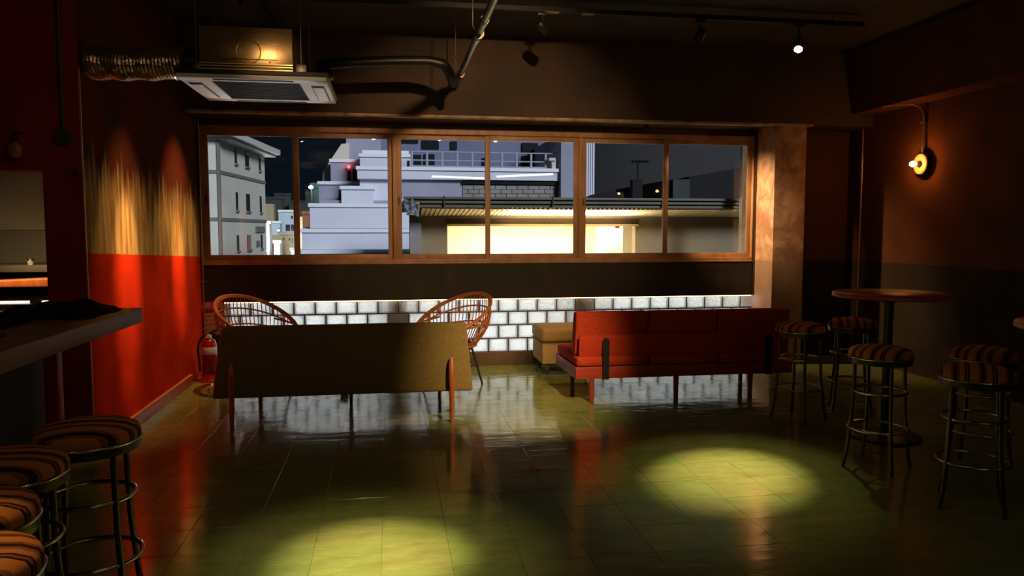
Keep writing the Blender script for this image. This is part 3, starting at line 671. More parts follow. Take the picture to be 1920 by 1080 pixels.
def track_spot(x, y, ztop, zc, target, power, size, label, color=WARM, lens='spot_lens', blend=.9, core=None):
    c = Vector((x, y, zc)); d = (Vector(target)-c).normalized()
    r = root('track_spotlight', (x, y, ztop), label, 'spotlight', 'track spotlights')
    part('adapter', MB().box(x-.04, x+.04, y-.018, y+.018, ztop-.03, ztop), M['black'], r, bevel=.004)
    part('stem', MB().tube([(x, y, ztop-.03), (x, y, zc+.03)], .008, 8), M['black'], r)
    a = c - d*.06; b = c + d*.055
    part('can', MB().tube([a, a+d*.01, c, b], [.022, .036, .042, .042], 18, cap=True), M['black'], r)
    ln = b + d*.003
    part('lens', MB().tube([b+d*.0005, ln], [.034, .034], 18), M[lens], r)
    part('yoke', MB().tube([(x, y, zc+.045), (x, y, zc)], .014, 8), M['black'], r)
    spot('spot_beam', b + d*.012, target, power, color, size, blend, .03, r)
    if core: spot('spot_core', b + d*.012, target, core[0], color, core[1], 1, .03, r)
    return r
lamp = ony(1498, 85, 6.33)
track_spot(lamp.x, 6.33, 3.262, lamp.z, (1.99, 4.15, 0), 200, 27, 'glowing track spotlight below the ceiling near the right wall', blend=1, color=POOL, core=(2200, 15))
lamp = ony(1017, 50, 6.33)
track_spot(lamp.x, 6.33, 3.262, lamp.z, (3.93, 8.0, 1.5), 420, 26, 'dark track spotlight hanging near the grey pipe', color=(1,.60,.28), lens='steel_dark', blend=.9)
lamp = ony(1313, 66, 6.33)
track_spot(lamp.x, 6.33, 3.262, lamp.z, (1.75, 7.4, .3), 150, 34, 'dark track spotlight on the track left of the glowing one', lens='steel_dark', blend=1)
track_spot(1.9, 2.6, 3.262, 3.08, (1.0, 6.15, .25), 1100, 28, 'track spotlight aimed between the sofas, out of view above', color=(1,.70,.34), blend=1)
track_spot(-.25, 2.6, 3.262, 3.10, (-.087, 3.30, 0), 150, 34, 'track spotlight over the near floor, out of view above', blend=1, color=POOL, core=(1050, 19))
track_spot(-.75, 2.6, 3.262, 2.83, (-.58, 4.85, 2.42), 40, 18, 'track spotlight turned to the air conditioner, out of view above', blend=1)
track_spot(.9, 2.6, 3.262, 3.08, (1.0, 8.05, 1.72), 400, 44, 'track spotlight turned to the window, out of view above', color=(1,.62,.30), blend=.7)
track_spot(-1.55, 1.85, 3.30, 3.12, (-.98, 1.76, .73), 110, 22, 'spotlight over the nearest bar stool, out of view above', blend=.8)
ss = root('added_soffit_spot', (2.72, 7.84, 2.57), 'tiny added spotlight under the beam above the window, turned to the pilaster', 'spotlight')  # added lamp tucked under the beam to brighten the pilaster's side
part('bracket', MB().box(2.70, 2.74, 7.82, 7.86, 2.548, 2.568), M['black'], ss)
part('can', MB().tube([(2.70, 7.84, 2.548), (2.75, 7.84, 2.530)], [.014, .018], 12), M['black'], ss)
spot('added_soffit_spot_beam', (2.765, 7.84, 2.523), (4.07, 7.85, 1.45), 190, (1, .60, .30), 62, .9, .02, ss)
# added washers on an added rail, making the warm streaks on the red wall
t3 = root('lighting_track', (-1.0, 6.8, 3.28), 'short added lighting track along the top of the red wall', 'track')
part('rail', MB().box(-1.02, -.98, 5.7, 7.4, 3.262, 3.30), M['black'], t3)
for y in (5.9, 7.3): part('drop_rod', MB().tube([(-1.0, y, 3.29), (-1.0, y, ZC)], .006, 8), M['black'], t3)
track_spot(-1.0, 5.85, 3.262, 3.12, (XL, 5.85, 1.17), 130, 42, 'added wall washer above the red wall, the one nearer the bar', color=(1,.58,.24), lens='steel_dark', blend=1, core=(520, 19))
track_spot(-1.0, 7.2, 3.262, 3.12, (XL, 7.2, 1.17), 190, 50, 'added wall washer above the red wall, the one nearer the window', color=(1,.58,.24), lens='steel_dark', blend=1, core=(520, 15))

up = root('added_uplight', (-.42, 6.98, 0), 'small added floor uplight hidden behind the olive sofa', 'uplight')  # added lamp that brightens the underside of the air conditioner
part('base', MB().lathe([(.06, 0), (.06, .012), (.02, .02)], 20), M['black'], up, local=True)
d_ = (Vector((-.80, 5.22, 2.35)) - Vector((-.42, 6.98, .07))).normalized(); c_ = Vector((0, 0, .07))
part('can', MB().tube([c_-d_*.05, c_-d_*.04, c_+d_*.05], [.02, .036, .04], 16), M['black'], up, local=True)
part('lens', MB().tube([c_+d_*.0505, c_+d_*.053], [.032, .032], 16), M['steel_dark'], up, local=True)
spot('added_uplight_beam', Vector((-.42, 6.98, .07)) + d_*.07, (-.80, 5.22, 2.35), 95, (1, .90, .84), 21, .35, .03, up)

# two bare tubes hanging in the rear of the room: the window mirrors them
for a, b, lb in (((.957,-1.535,2.7), (2.36,-2.032,2.7), 'fluorescent tube hanging at the back of the room, mirrored in the third pane'),
                 ((2.474,-1.465,2.7), (3.654,-.429,2.7), 'fluorescent tube hanging at the back of the room, mirrored in the fourth pane')):
    a, b = Vector(a), Vector(b); m_ = (a+b)/2; r = root('tube_lamp', m_, lb, 'tube lamp', 'hanging tube lamps')
    part('tube', MB().tube([a, b], .024, 12), M['tube'], r)
    for p in (a, b):
        part('end_cap', MB().tube([p-(b-a).normalized()*.03, p+(b-a).normalized()*.03], .027, 12), M['steel_dark'], r)
        part('wire', MB().tube([p, (p.x, p.y, ZC-.004)], .003, 6), M['black'], r)

# ------------------------------------------------------------------ right wall: conduits and sconces
def sconce(y, z, label, bulb='bulb_dim'):
    r = root('wall_sconce', (XR, y, z), label, 'wall lamp', 'bare bulb wall lamps')
    part('back_box', MB().lathe([(.085, -.045), (.085, -.002), (.085, 0)], 28, (XR, y, z), 'x'), M['black'], r)
    part('plate', MB().lathe([(.03, -.062), (.098, -.060), (.102, -.055), (.102, -.047), (.09, -.045)], 32, (XR, y, z), 'x'), M['lamp_plate'], r)
    part('socket', MB().lathe([(.024, -.105), (.028, -.10), (.028, -.068), (.034, -.062)], 18, (XR, y, z), 'x'), M['frame_dark'], r)
    part('bulb', MB().lathe([(.003, -.165), (.018, -.160), (.027, -.145), (.027, -.130), (.016, -.110), (.013, -.104)], 18, (XR, y, z), 'x'), M[bulb], r)
    part('pipe_sleeve', MB().tube([(XR-.035, y, z+.095), (XR-.035, y, z+.18)], .013, 10), M['conduit'], r)
sconce(6.78, 2.10, 'glowing bare bulb wall lamp on a round plate, right wall', 'bulb')
sconce(2.24, 2.20, 'wall lamp out of view on the right wall, mirrored right in the fifth pane')
sconce(-.21, 2.27, 'wall lamp out of view on the right wall, mirrored left in the fifth pane')
cp = root('conduit_pipe', (XR, 6.78, 2.3), 'thin brass conduit bending down to the glowing wall lamp', 'conduit')
part('pipe', MB().tube([(XR-.035, 6.78, 2.28), (XR-.035, 6.78, 2.52)] + bez((XR-.035, 6.78, 2.54), (XR-.035, 6.78, 2.68), (XR-.12, 6.90, 2.70)) + [(XR-.27, 7.08, 2.70)], .0095, 10), M['conduit'], cp)
part('clip', MB().box(XR-.036, XR-.0005, 6.765, 6.83, 2.50, 2.512), M['conduit'], cp)
cq = root('conduit_pipe', (XR, 7.765, 1.5), 'thin brass conduit running straight down the right wall behind the table', 'conduit')
part('pipe', MB().tube([(XR-.02, 7.765, .35), (XR-.02, 7.765, 2.50)] + bez((XR-.02, 7.765, 2.52), (XR-.02, 7.765, 2.66), (XR-.10, 7.80, 2.70)), .011, 10), M['conduit'], cq)
part('coupling', MB().tube([(XR-.02, 7.765, 2.18), (XR-.02, 7.765, 2.25)], .0145, 10), M['conduit'], cq)
cl = root('conduit_pipe', (XL+.015, 8.0, 1.0), 'thin vertical conduit in the corner between red wall and window', 'conduit')
part('pipe', MB().tube([(XL+.02, 7.99, .35), (XL+.02, 7.99, 2.56)], .009, 8), M['conduit'], cl)
for z in (.45, .93): part('clip', MB().box(XL+.001, XL+.04, 7.975, 8.005, z, z+.012), M['conduit'], cl)
cn = root('corner_pipe', (-1.93, BAR_Y-.04, 2.2), 'dark vertical pipe on the wall above the hatch corner', 'pipe')
part('pipe', MB().tube([(-1.96, BAR_Y-.03, 2.02), (-1.96, BAR_Y-.03, ZC)], .012, 8), M['frame_dark'], cn)
part('junction_box', MB().lathe([(.045, -.05), (.05, -.04), (.05, -.001), (.05, 0)], 18, (-1.96, BAR_Y, 2.02), 'y'), M['frame_dark'], cn)

# ------------------------------------------------------------------ fire extinguisher corner
hb = root('hydrant_board', (-1.765, YW, .4), 'beige instruction board with red print under the window, left corner', 'board')
part('board', MB().box(-1.855, -1.655, 7.995, 8.045, .40, .66), M['hydrant_beige'], hb, bevel=.004)
pr = MB()
rnd = random.Random(5)
for r_ in range(4):
    x = -1.842
    while x < -1.68:
        w_ = rnd.uniform(.012, .03); pr.box(x, x+w_, 7.9938, 7.9952, .622-r_*.042, .634-r_*.042+rnd.uniform(0,.006)); x += w_ + rnd.uniform(.008, .018)
part('red_print', pr, M['sign_red'], hb)
sg = root('extinguisher_sign', (-1.765, YW, .665), 'red sign with white characters above the fire extinguisher', 'sign')
part('plate', MB().box(-1.855, -1.655, 7.985, 7.993, .645, .735), M['sign_red'], sg, bevel=.002)
tcu = bpy.data.curves.new('sign_text', 'FONT'); tcu.body = '消火器'; tcu.size = .062; tcu.extrude = .0008; tcu.align_x = 'CENTER'; tcu.align_y = 'CENTER'
to = bpy.data.objects.new('sign_text', tcu); COL.objects.link(to)
dg = bpy.context.evaluated_depsgraph_get(); tme = bpy.data.meshes.new_from_object(to.evaluated_get(dg)); bpy.data.objects.remove(to)
tme.materials.clear(); tme.materials.append(M['label_white'])
tx = link('lettering', tme, sg, (-1.755+1.765, 7.984-YW, .690-.665), (PI/2, 0, 0))
fe = root('fire_extinguisher', (-1.725, 7.62, 0), 'red fire extinguisher with white label standing in the left corner', 'fire extinguisher')
part('cylinder', MB().lathe([(.06, .04), (.068, .05), (.068, .34), (.055, .39), (.03, .415)], 24, (0,0,0)), M['extinguisher'], fe, local=True)
part('label', MB().lathe([(.0685, .26), (.0692, .262), (.0692, .33), (.0685, .332)], 24), M['label_white'], fe, local=True)
part('valve', MB().lathe([(.022, .415), (.022, .45), (.012, .46)], 14), M['steel'], fe, local=True)
part('handle', MB().tube([(.0, 0, .455), (.05, -.02, .485), (.10, -.04, .50)], .011, 8), M['black'], fe, local=True)
part('lever', MB().tube([(.0, 0, .455), (.05, -.02, .455), (.085, -.035, .45)], .009, 8), M['black'], fe, local=True)
part('gauge', MB().lathe([(.020, -.02), (.020, .005), (.004, .006)], 14, (.0, -.025, .435), 'y'), M['label_white'], fe, local=True)
part('hose', MB().tube(bez((-.015, -.01, .45), (-.12, -.05, .42), (-.085, -.05, .22)) + [(-.08, -.05, .10)], .011, 8), M['black'], fe, local=True)
part('stand', MB().lathe([(.11, 0), (.105, .012), (.08, .03), (.072, .07)], 24), M['extinguisher'], fe, local=True)

# dry leaf on the floor
lf = MB(); L = [(0,0),(.012,.016),(.032,.02),(.05,.012),(.066,.0),(.05,-.012),(.03,-.016),(.012,-.012)]
lf.add([(x, y, .004+.010*abs(y)/.02 + .004*math.sin(x*90)) for x, y in L] + [(x, y, .0025+.010*abs(y)/.02 + .004*math.sin(x*90)) for x, y in L], [tuple(range(8)), tuple(range(15, 7, -1))] + [(i, (i+1) % 8, 8+(i+1) % 8, 8+i) for i in range(8)])
lf.v = [(x*math.cos(-.4)-y*math.sin(-.4)+.83, x*math.sin(-.4)+y*math.cos(-.4)+4.45, z) for x, y, z in lf.v]
solo('dry_leaf', lf, M['leaf'], (.85, 4.44, 0), 'small dry orange leaf lying on the green floor', 'leaf')

# ------------------------------------------------------------------ the street outside, far things first
M['asphalt'] = mat('asphalt', (.03,.03,.032), .9)
M['render_grey'] = mat('grey_green_render', (.66,.68,.62), .85, col2=(.60,.62,.57), scale=.6)
M['render_band'] = mat('render_band', (.17,.18,.165), .85)
M['roof_white'] = mat('white_eaves', (.62,.63,.60), .7)
M['ext_white'] = mat('white_render', (.66,.69,.80), .85, col2=(.58,.61,.72), scale=.5)
M['ext_cap'] = mat('pale_coping', (.76,.79,.88), .7)
M['ext_blue'] = mat('blue_grey_render', (.16,.18,.30), .85, col2=(.13,.145,.25), scale=.6)
M['ext_mid'] = mat('violet_grey_render', (.33,.34,.45), .85, col2=(.28,.29,.38), scale=.7)
M['ext_cream'] = mat('cream_gable', (.62,.58,.52), .85)
M['ext_glass'] = mat('dark_window', (.012,.016,.020), .15)
M['rail'] = mat('pale_railing', (.42,.45,.55), .5, .3)
M['concrete_block'] = mat('concrete_block', (.27,.26,.26), .9, col2=(.22,.215,.22), scale=3)
M['fascia'] = mat('olive_fascia', (.115,.105,.072), .6, col2=(.09,.082,.056), scale=2)
M['fascia_dark'] = mat('olive_fascia_groove', (.035,.032,.022), .7)
M['soffit'] = mat('cream_ribbed_soffit', (.80,.66,.42), .6)
M['shop_wall'] = mat('beige_shop_wall', (.27,.205,.12), .8, col2=(.23,.172,.10), scale=1.2)
M['shop_inner'] = mat('cream_interior_wall', (.85,.76,.52), .8)
M['shop_head'] = mat('brown_header', (.045,.027,.013), .7)
M['dark_roof'] = mat('navy_roof', (.005,.005,.008), .9)
M['town_dark'] = mat('dim_house', (.045,.055,.055), .9, col2=(.03,.038,.04), scale=2)
M['town_blue'] = mat('pale_blue_house', (.50,.62,.70), .85)
M['town_white'] = mat('bright_house', (.80,.82,.80), .85)
M['town_tan'] = mat('tan_house', (.42,.33,.20), .85)
M['town_brick'] = mat('brick_house', (.34,.14,.07), .85)
M['town_green'] = mat('green_scaffold', (.05,.12,.10), .9)
M['lamp_white'] = emat('street_lamp_glow', (.92,.98,1.0), 30)
M['lamp_red'] = emat('red_marker', (1.0,.05,.06), 8)
solo('ground_outside', MB().box(-60, 80, 8.4, 160, -6.2, -6.0), M['asphalt'], (0, 30, -6), kind='structure')
def rect(mb, x0, y0, x1, y1, Y, dep, zmin=None):
    a = ony(x0, (y0+y1)/2, Y); b = ony(x1, (y0+y1)/2, Y); c = ony((x0+x1)/2, y0, Y); d = ony((x0+x1)/2, y1, Y)
    return mb.box(a.x, b.x, Y, Y+dep, d.z if zmin is None else zmin, c.z)
def panel(name, x0, y0, x1, y1, Y, dep, m, parent, zmin=None, bevel=0):
    return part(name, rect(MB(), x0, y0, x1, y1, Y, dep, zmin), m, parent, bevel)

# --- grey apartment building at the left (corner towards us, eaves falling away)
A = ony(413, 432, 46); B = ony(499, 432, 56); A.z = B.z = 0
ab = root('apartment_building', (A.x, A.y, -6), 'grey rendered apartment building with slit windows in the first pane', 'building')
zt = ony(413, 262, 46).z
dv = (B-A).normalized(); nv = Vector((dv.y, -dv.x, 0))     # facade direction and its outward normal
Lf = Vector((-1, 0, 0))
c0, c1 = A, B; c2 = B + Lf*16; c3 = A + Lf*16
part('walls', MB().hexa([(p.x, p.y, -6) for p in (c3, c0, c1, c2)], [(p.x, p.y, zt) for p in (c3, c0, c1, c2)]), M['render_grey'], ab)
def fbox(u0, u1, z0, z1, o0, o1):      # box on the receding facade: along dv, out along nv
    b = MB(); q = [A+dv*u0+nv*o0, A+dv*u0+nv*o1, A+dv*u1+nv*o1, A+dv*u1+nv*o0]
    return b.hexa([(p.x, p.y, z0) for p in q], [(p.x, p.y, z1) for p in q])
LEN = (B-A).length
part('eaves', fbox(-.9, LEN+.5, zt+.15, zt+.50, -15, 1.0), M['roof_white'], ab)
part('soffit', fbox(-.3, LEN+.3, zt-.02, zt+.15, -14, .75), M['roof_white'], ab)
for yy in (322, 411):
    z = ony(413, yy, 46).z
    part('floor_band', fbox(-.02, LEN+.02, z-.10, z+.10, -.1, .06), M['render_band'], ab)
    part('floor_band', MB().box(A.x-16, A.x, A.y-.06, A.y, z-.10, z+.10), M['render_band'], ab)
part('corner_pipe', fbox(-.12, .05, -6, zt, -.05, .10), M['render_band'], ab)
for z0, z1 in (((295-262)/46, 0),): pass
for ya, yb in ((276, 306), (360, 394), (441, 470)):
    za, zb = ony(440, yb, 49).z, ony(440, ya, 49).z
    for u, w_ in ((3.1, .34), (5.3, .75), (8.55, .34)):
        wdw = part('window', fbox(u, u+w_, za, zb, -.1, .05), M['ext_glass'], ab)
        part('sill', fbox(u-.1, u+w_+.1, za-.12, za, -.1, .12), M['render_band'], wdw)
za = ony(470, 436, 54).z
part('dark_plaque', fbox(7.2, 9.4, za, za+.42, -.1, .10), M['render_band'], ab)
part('dark_plaque', fbox(7.3, 8.1, za-.95, za-.55, -.1, .08), M['render_band'], ab)

# --- white terraced block, balconies stepping back
tb = root('terraced_block', (ony(650, 480, 26).x, 26, -6), 'white terraced apartment block with stepped balconies and roof railing', 'building')
def terr(x0, y0, x1, y1, Y, dep, m='ext_white', cap=True, low=None):
    p = panel('terrace_wall', x0, y0, x1, y1, Y, dep, M[m], tb, low)
    if cap:
        a = ony(x0, y0, Y); b = ony(x1, y0, Y)
        part('coping', MB().box(a.x-.05, b.x+.05, Y-.08, Y+.5, a.z, a.z+.12), M['ext_cap'], p)
    return p
terr(560, 476, 830, 560, 23.0, 6, low=-6)
terr(566, 436, 830, 474, 24.2, 8)
terr(581, 388, 830, 428, 25.6, 8)
panel('recess', 572, 426, 830, 438, 26.0, 6, M['ext_mid'], tb)
panel('recess', 600, 376, 830, 390, 27.2, 6, M['ext_mid'], tb)
terr(640, 355, 700, 382, 27.0, 6)
terr(675, 337, 850, 382, 27.3, 6, cap=False)
terr(670, 318, 1054, 337, 27.0, 1.0)
panel('lower_wall', 752, 336, 868, 372, 27.25, 5, M['ext_mid'], tb)
terr(675, 294, 770, 318, 28.2, 4)
terr(682, 288, 764, 294, 28.6, 3.4, cap=True)
terr(598, 346, 680, 386, 28.6, 5, m='ext_mid')
terr(620, 304, 690, 345, 29.6, 5, m='ext_mid')
terr(649, 254, 714, 308, 30.6, 4, m='ext_mid')
g = ony(605, 322, 30.4); k = ony(640, 270, 30.4); k2 = ony(655, 268, 30.4); g2 = ony(655, 345, 30.4); g3 = ony(605, 345, 30.4)
part('sloped_gable', MB().prism([(g3.x, g3.z), (g2.x, g2.z), (k2.x, k2.z), (k.x, k.z), (g.x, g.z)], 'y', 30.4, 34), M['ext_cream'], tb)
for x0, y0, x1, y1 in ((652, 320, 658, 340), (661, 317, 669, 340)):
    panel('window', x0, y0, x1, y1, 29.55, .1, M['ext_glass'], tb)
panel('window', 636, 356, 640, 380, 28.55, .1, M['ext_glass'], tb)
panel('window', 764, 301, 768, 316, 28.15, .1, M['ext_glass'], tb)
p = ony(654, 313, 29.5)
part('red_marker_lamp', MB().lathe([(.02,-.06),(.05,-.04),(.065,0),(.05,.04),(.02,.06)], 12, (p.x, p.y-.1, p.z)), M['lamp_red'], tb)
# roof terrace wall behind the railing
panel('roof_wall', 714, 250, 1060, 320, 32.0, 3, M['ext_blue'], tb)
terr(1052, 250, 1082, 372, 26.8, 6, m='ext_mid', cap=False)
for x0, y0, x1, y1 in ((752, 254, 784, 268), (791, 263, 823, 279), (845, 265, 857, 280), (979, 268, 1009, 285), (905, 296, 915, 318), (772, 290, 790, 316), (795, 289, 815, 316), (979, 292, 1000, 317)):
    panel('window', x0, y0, x1, y1, 31.9, .12, M['ext_glass'], tb)
q0, q1, q2 = ony(1016, 285, 31.6), ony(1048, 256, 31.6), ony(1048, 285, 31.6)
part('stair_slope', MB().prism([(q0.x, q0.z), (q2.x, q2.z), (q1.x, q1.z)], 'y', 31.6, 31.95), M['ext_mid'], tb)
rl = MB(); za, zb = ony(900, 318, 27.3).z, ony(900, 286, 27.3).z
xa, xb = ony(772, 300, 27.3).x, ony(1050, 300, 27.3).x
for z in (za+.1, (za+zb)/2, zb): part('railing_bar', MB().tube([(xa, 27.3, z), (xb, 27.3, z)], .025, 6), M['rail'], tb)
for i in range(11):
    x = xa + (xb-xa)*i/10; part('railing_post', MB().tube([(x, 27.3, za-.1), (x, 27.3, zb)], .045, 6), M['rail'], tb)
# slot, concrete blocks below the parapet
panel('dark_slot', 868, 337, 1052, 346, 27.1, .3, M['ext_glass'], tb)
panel('block_backing', 868, 345, 1052, 372, 27.35, 4, M['concrete_block'], tb)
for r_ in range(3):
    for i in range(10):
        x0 = 868 + i*20.5 - (10 if r_ % 2 else 0); x1 = min(x0+19.3, 1052); x0 = max(x0, 868)
        if x1 - x0 > 4: panel('concrete_block', x0, 347+r_*8.3, x1, 354.4+r_*8.3, 27.2, .2, M['concrete_block'], tb)
# small roof lamp box on the parapet
panel('roof_lamp_box', 1035, 298, 1042, 318, 27.0, .25, M['ext_cream'], tb)
panel('roof_lamp_box', 1030, 296, 1042, 301, 26.9, .4, M['ext_cream'], tb)
# --- ribbed pale wall strip at the left of the fifth pane
rbw = root('ribbed_wall', (ony(1107, 370, 33).x, 33, -6), 'pale ribbed metal wall strip at the left of the fifth pane', 'building')
panel('wall', 1094, 240, 1115, 380, 33, 1, M['ext_mid'], rbw, zmin=-6)
for i in range(5): panel('rib', 1096+i*4, 240, 1098+i*4, 380, 32.9, .15, M['ext_cap'], rbw)

# --- low building with the lit cream interior
sh_ = root('lit_shop', (ony(1000, 480, 17).x, 17, -6), 'low building with bright cream interior and olive fascia across the street', 'building')
YS = 17.0
xl, xr = ony(766, 430, YS).x, ony(1480, 430, YS).x
def zof(y): return ony(1000, y, YS).z
def zoe(y): return ony(1000, y, YS-1.3).z
zf0, zf1 = zoe(391), zoe(369)
part('roof_slab', MB().box(xl-.1, xr+.5, YS-1.25, YS+3.6, zf0+.02, zf1-.02), M['fascia_dark'], sh_)
hgt = (zf1-zf0)/3
for i in range(3):
    n_ = 3; 
    part('fascia_band', MB().box(xl-.12, xr+.5, YS-1.32-.03*i, YS-1.25, zf0+hgt*i+.015, zf0+hgt*(i+1)-.015), M['fascia'], sh_, bevel=.006)
for xx in (833, 912, 1037, 1244): 
    a = ony(xx, 380, YS-1.4); part('fascia_joint', MB().box(a.x-.012, a.x+.012, YS-1.40, YS-1.25, zf0, zf1), M['fascia_dark'], sh_)
zs = zof(406)
part('soffit_backing', MB().hexa([(xl+.2, YS-1.24, zf0+.02), (xr, YS-1.24, zf0+.02), (xr, YS, zs+.04), (xl+.2, YS, zs+.04)], [(xl+.2, YS-1.24, zf0+.05), (xr, YS-1.24, zf0+.05), (xr, YS, zf0+.05), (xl+.2, YS, zf0+.05)]), M['shop_wall'], sh_)
for i in range(84):                                  # ribbed soffit sheets
    x = xl + .25 + i*.1
    if x < xr: part('soffit_rib', MB().hexa([(x, YS-1.24, zf0-.02), (x+.075, YS-1.24, zf0-.02), (x+.075, YS, zs), (x, YS, zs)], [(x, YS-1.24, zf0+.02), (x+.075, YS-1.24, zf0+.02), (x+.075, YS, zs+.04), (x, YS, zs+.04)]), M['soffit'], sh_)
z_h0, z_h1 = zof(420), zof(410)
ox0, ox1 = ony(839, 450, YS).x, ony(1191, 450, YS).x
part('front_wall', MB().box(xl+.2, ox0, YS, YS+.25, -6, zf0).box(ox1, xr, YS, YS+.25, -6, zf0).box(ox0, ox1, YS, YS+.25, z_h1, zf0), M['shop_wall'], sh_)
part('header', MB().box(ox0-.02, ox1+.05, YS-.06, YS+.2, z_h0, z_h1), M['shop_head'], sh_)
part('header_rail', MB().box(ox0-.02, ox1+.05, YS-.09, YS, z_h0-.05, z_h0), M['soffit'], sh_)
part('pillar', MB().box(xl+.02, xl+.27, YS-.35, YS+.2, -6, zf0-.05), M['concrete_block'], sh_)
part('inner_wall', MB().box(ox0-.6, ox1+1.2, YS+3.2, YS+3.3, -6, zf0), M['shop_inner'], sh_)
part('inner_side', MB().box(ox1-.22, ox1+.2, YS+1.6, YS+3.2, -6, zf0).box(ox0-.6, ox0-.5, YS+.25, YS+3.2, -6, zf0), M['shop_inner'], sh_)
part('inner_floor', MB().box(ox0-.6, ox1+1.2, YS+.25, YS+3.2, -3.2, -3.0), M['shop_inner'], sh_)
a = ony(1157, 424, YS+1.0); part('red_sensor', MB().lathe([(.01,-.06),(.06,-.04),(.07,0),(.06,.03)], 12, a), M['sign_red'], sh_)
ld = bpy.data.lights.new('shop_lamp', 'AREA'); ld.shape = 'RECTANGLE'; ld.size = 4.5; ld.size_y = 1.0; ld.energy = 640; ld.color = (1.0,.86,.55)
lo = link('shop_lamp', ld, sh_, Vector(((ox0+ox1)/2+.5, YS+1.5, zf0-.06)) - ORG[sh_])
le = bpy.data.lights.new('eaves_lamp', 'AREA'); le.shape = 'RECTANGLE'; le.size = 2.8; le.size_y = .06; le.energy = 170; le.color = (1.0,.82,.50)
lo2 = link('eaves_lamp', le, sh_, Vector(((ox0+ox1)/2+.45, YS-.62, zs-.14)) - ORG[sh_]); lo2.rotation_euler = (PI, 0, 0)


# --- balcony bits in front of the shop's left end, plastic bag shape on a post
wb = sh_
rnd = random.Random(11); v = []; f = []
for i in range(7):
    for j in range(7):
        p = ony(757+i*4.8, 377+j*4.6 + (6-i)*-.6, 15.2+.12*math.sin(i*1.7+j*2.3)+rnd.uniform(-.05,.05)); v.append(p)
for i in range(6):
    for j in range(6):
        if (i, j) not in ((0,5),(5,0),(4,0)): f.append((i*7+j, i*7+7+j, i*7+8+j, i*7+1+j))
me_ = MB(); me_.add(v, f); M['plastic'] = mat('pale_plastic', (.34,.37,.42), .35)
o = part('plastic_sheet', me_, M['plastic'], wb, label='crumpled pale plastic sheet'); md = o.modifiers.new('thickness', 'SOLIDIFY'); md.thickness = .02

# --- dark roofs, mast and antenna at the right
dr = root('dark_rooftop', (ony(1330, 370, 34).x, 34, -6), 'dark sloping rooftop silhouette in the sixth pane', 'building')
P = [ony(x, y, 34) for x, y in ((1240, 372), (1250, 338), (1290, 336), (1293, 331), (1420, 309), (1420, 380), (1240, 380))]
part('roof', MB().prism([(p.x, p.z) for p in P], 'y', 34, 42), M['dark_roof'], dr)
panel('lean_to', 1262, 336, 1293, 372, 33.8, .3, M['town_dark'], dr)
panel('wall', 1240, 372, 1420, 400, 34.1, 6, M['dark_roof'], dr, zmin=-6)
d2 = root('dark_rooftop', (ony(1150, 370, 30).x, 30, -6), 'low dark roof behind the lit shop in the fifth pane', 'building')
P = [ony(x, y, 30) for x, y in ((1112, 372), (1132, 362), (1142, 359), (1168, 360), (1172, 372))]
part('roof', MB().prism([(p.x, p.z) for p in P], 'y', 30, 32.3), M['dark_roof'], d2)
panel('wall', 1105, 371, 1260, 400, 30.1, 2.2, M['dark_roof'], d2, zmin=-6)
an = root('antenna_mast', (ony(1195, 372, 35).x, 35, -6), 'thin aerial mast with a crossbar rising behind the lit shop', 'antenna')
a, b = ony(1196, 380, 35), ony(1196, 303, 35); a.z = -6
part('mast', MB().tube([a, b], .05, 8), M['dark_roof'], an)
a, b = ony(1184, 302, 35), ony(1217, 303, 35); part('crossbar', MB().tube([a, b], .04, 6), M['dark_roof'], an)
for i in range(5):
    x = 1186 + i*7; part('element', MB().tube([ony(x, 299, 34.7), ony(x, 306, 35.3)], .02, 6), M['dark_roof'], an)
part('junction_box', MB().box(*(lambda c: (c.x-.25, c.x+.25, 34.9, 35.3, c.z, c.z+.9))(ony(1194, 372, 35))), M['dark_roof'], an)
wp = root('white_post', (ony(1396, 480, 15.2).x, 15.2, -6), 'pale vertical post just outside the last pane', 'post')
panel('post', 1391, 200, 1412, 560, 15.2, .12, M['ext_white'], wp, zmin=-6)

# --- little houses down the street, seen between the grey and the white building
def house(name, x0, y0, x1, y1, Y, m, label, wins=(), roof=True):
    r = root(name, (ony((x0+x1)/2, y1, Y).x, Y, -6), label, 'building', 'houses down the street')
    p = panel('walls', x0, y0, x1, y1, Y, 1.4, M[m], r, zmin=-6)
    if roof:
        a, b = ony(x0, y0, Y), ony(x1, y0, Y); part('parapet', MB().box(a.x-.1, b.x+.1, Y-.1, Y+.3, a.z, a.z+.25), M['town_white' if m in ('town_blue','town_white') else m], r)
    for wx in wins: panel('window', *wx, Y-.06, .1, M['ext_glass'], r)
house('far_house', 496, 373, 530, 500, 92, 'town_dark', 'dim far house beside the edge of the grey building')
house('far_house', 516, 366, 545, 500, 98, 'town_dark', 'dim far tower rising behind the little houses')
house('far_house', 543, 380, 600, 500, 96, 'town_dark', 'long dim far block behind the mullion')
house('far_house', 574, 364, 590, 500, 88, 'town_dark', 'narrow dim far building right of the mullion')
house('far_house', 499, 382, 514, 500, 84, 'town_tan', 'small tan box house beside the grey building', roof=False)
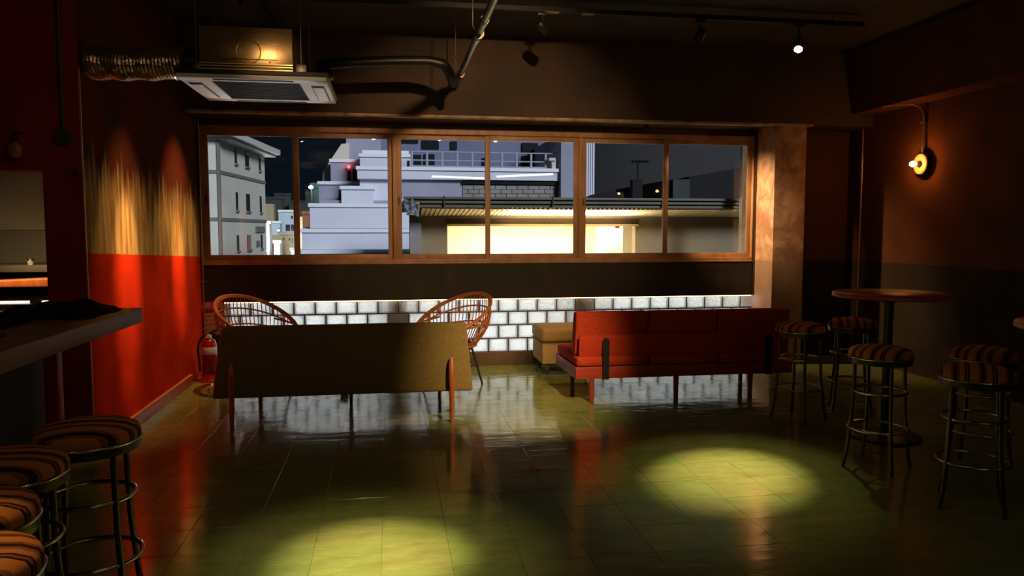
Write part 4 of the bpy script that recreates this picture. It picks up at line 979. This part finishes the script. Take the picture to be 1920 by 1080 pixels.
house('near_house', 523, 398, 556, 500, 78, 'town_blue', 'pale blue stepped house with dark green windows', ((536, 421, 544, 433), (546, 421, 554, 433), (546, 405, 549, 410)))
house('near_house', 500, 419, 526, 500, 75.5, 'town_blue', 'low pale blue wing in front of the stepped house')
house('near_house', 511, 440, 527, 500, 72, 'town_tan', 'small tan shed below the pale blue wing', roof=False)
house('near_house', 526, 441, 568, 500, 69.5, 'town_tan', 'tan house with narrow windows above the bright street', ((531, 445, 533, 450), (542, 446, 544, 451), (548, 447, 549, 456)))
house('near_house', 498, 420, 506, 500, 67.5, 'town_white', 'narrow bright white house at the edge of the grey building')
house('near_house', 514, 456, 525, 500, 65, 'town_white', 'small white house at the bright end of the street')
house('near_house', 546, 470, 560, 500, 61.5, 'town_blue', 'white gable low beside the mullion')
house('near_house', 568, 402, 580, 500, 58, 'town_brick', 'brick red house next to the white terraces')
house('near_house', 560, 412, 572, 500, 63.5, 'town_tan', 'pale low house beside the brick red one')
house('near_house', 588, 352, 600, 430, 40, 'town_green', 'green netted scaffold house behind the terraces')
def street_lamp(x, y, Y, power, label):
    c = ony(x, y, Y); r = root('street_lamp', (c.x, c.y+.2, -6), label, 'street lamp', 'street lamps outside')
    part('pole', MB().tube([(c.x, c.y+.25, -6), (c.x, c.y+.25, c.z+.1), (c.x, c.y, c.z+.15)], .06, 8), M['town_dark'], r)
    part('lamp_head', MB().lathe([(.02,-.08),(.10,-.05),(.12,0),(.09,.05),(.02,.08)], 14, c), M['lamp_white'], r)
    d = bpy.data.lights.new('street_glow', 'POINT'); d.energy = power; d.color = (.90,.97,1); d.shadow_soft_size = .3
    link('street_glow', d, r, c + Vector((0, -.6, -.3)) - ORG[r])
street_lamp(583, 351, 39, 60, 'white street lamp beside the green scaffold')
street_lamp(517, 474, 62, 1500, 'dazzling street lamp low between the little houses')
street_lamp(502, 470, 62, 900, 'bright street lamp at the foot of the grey building')
street_lamp(522, 432, 73.6, 40, 'small white lamp on the front of the pale blue house')
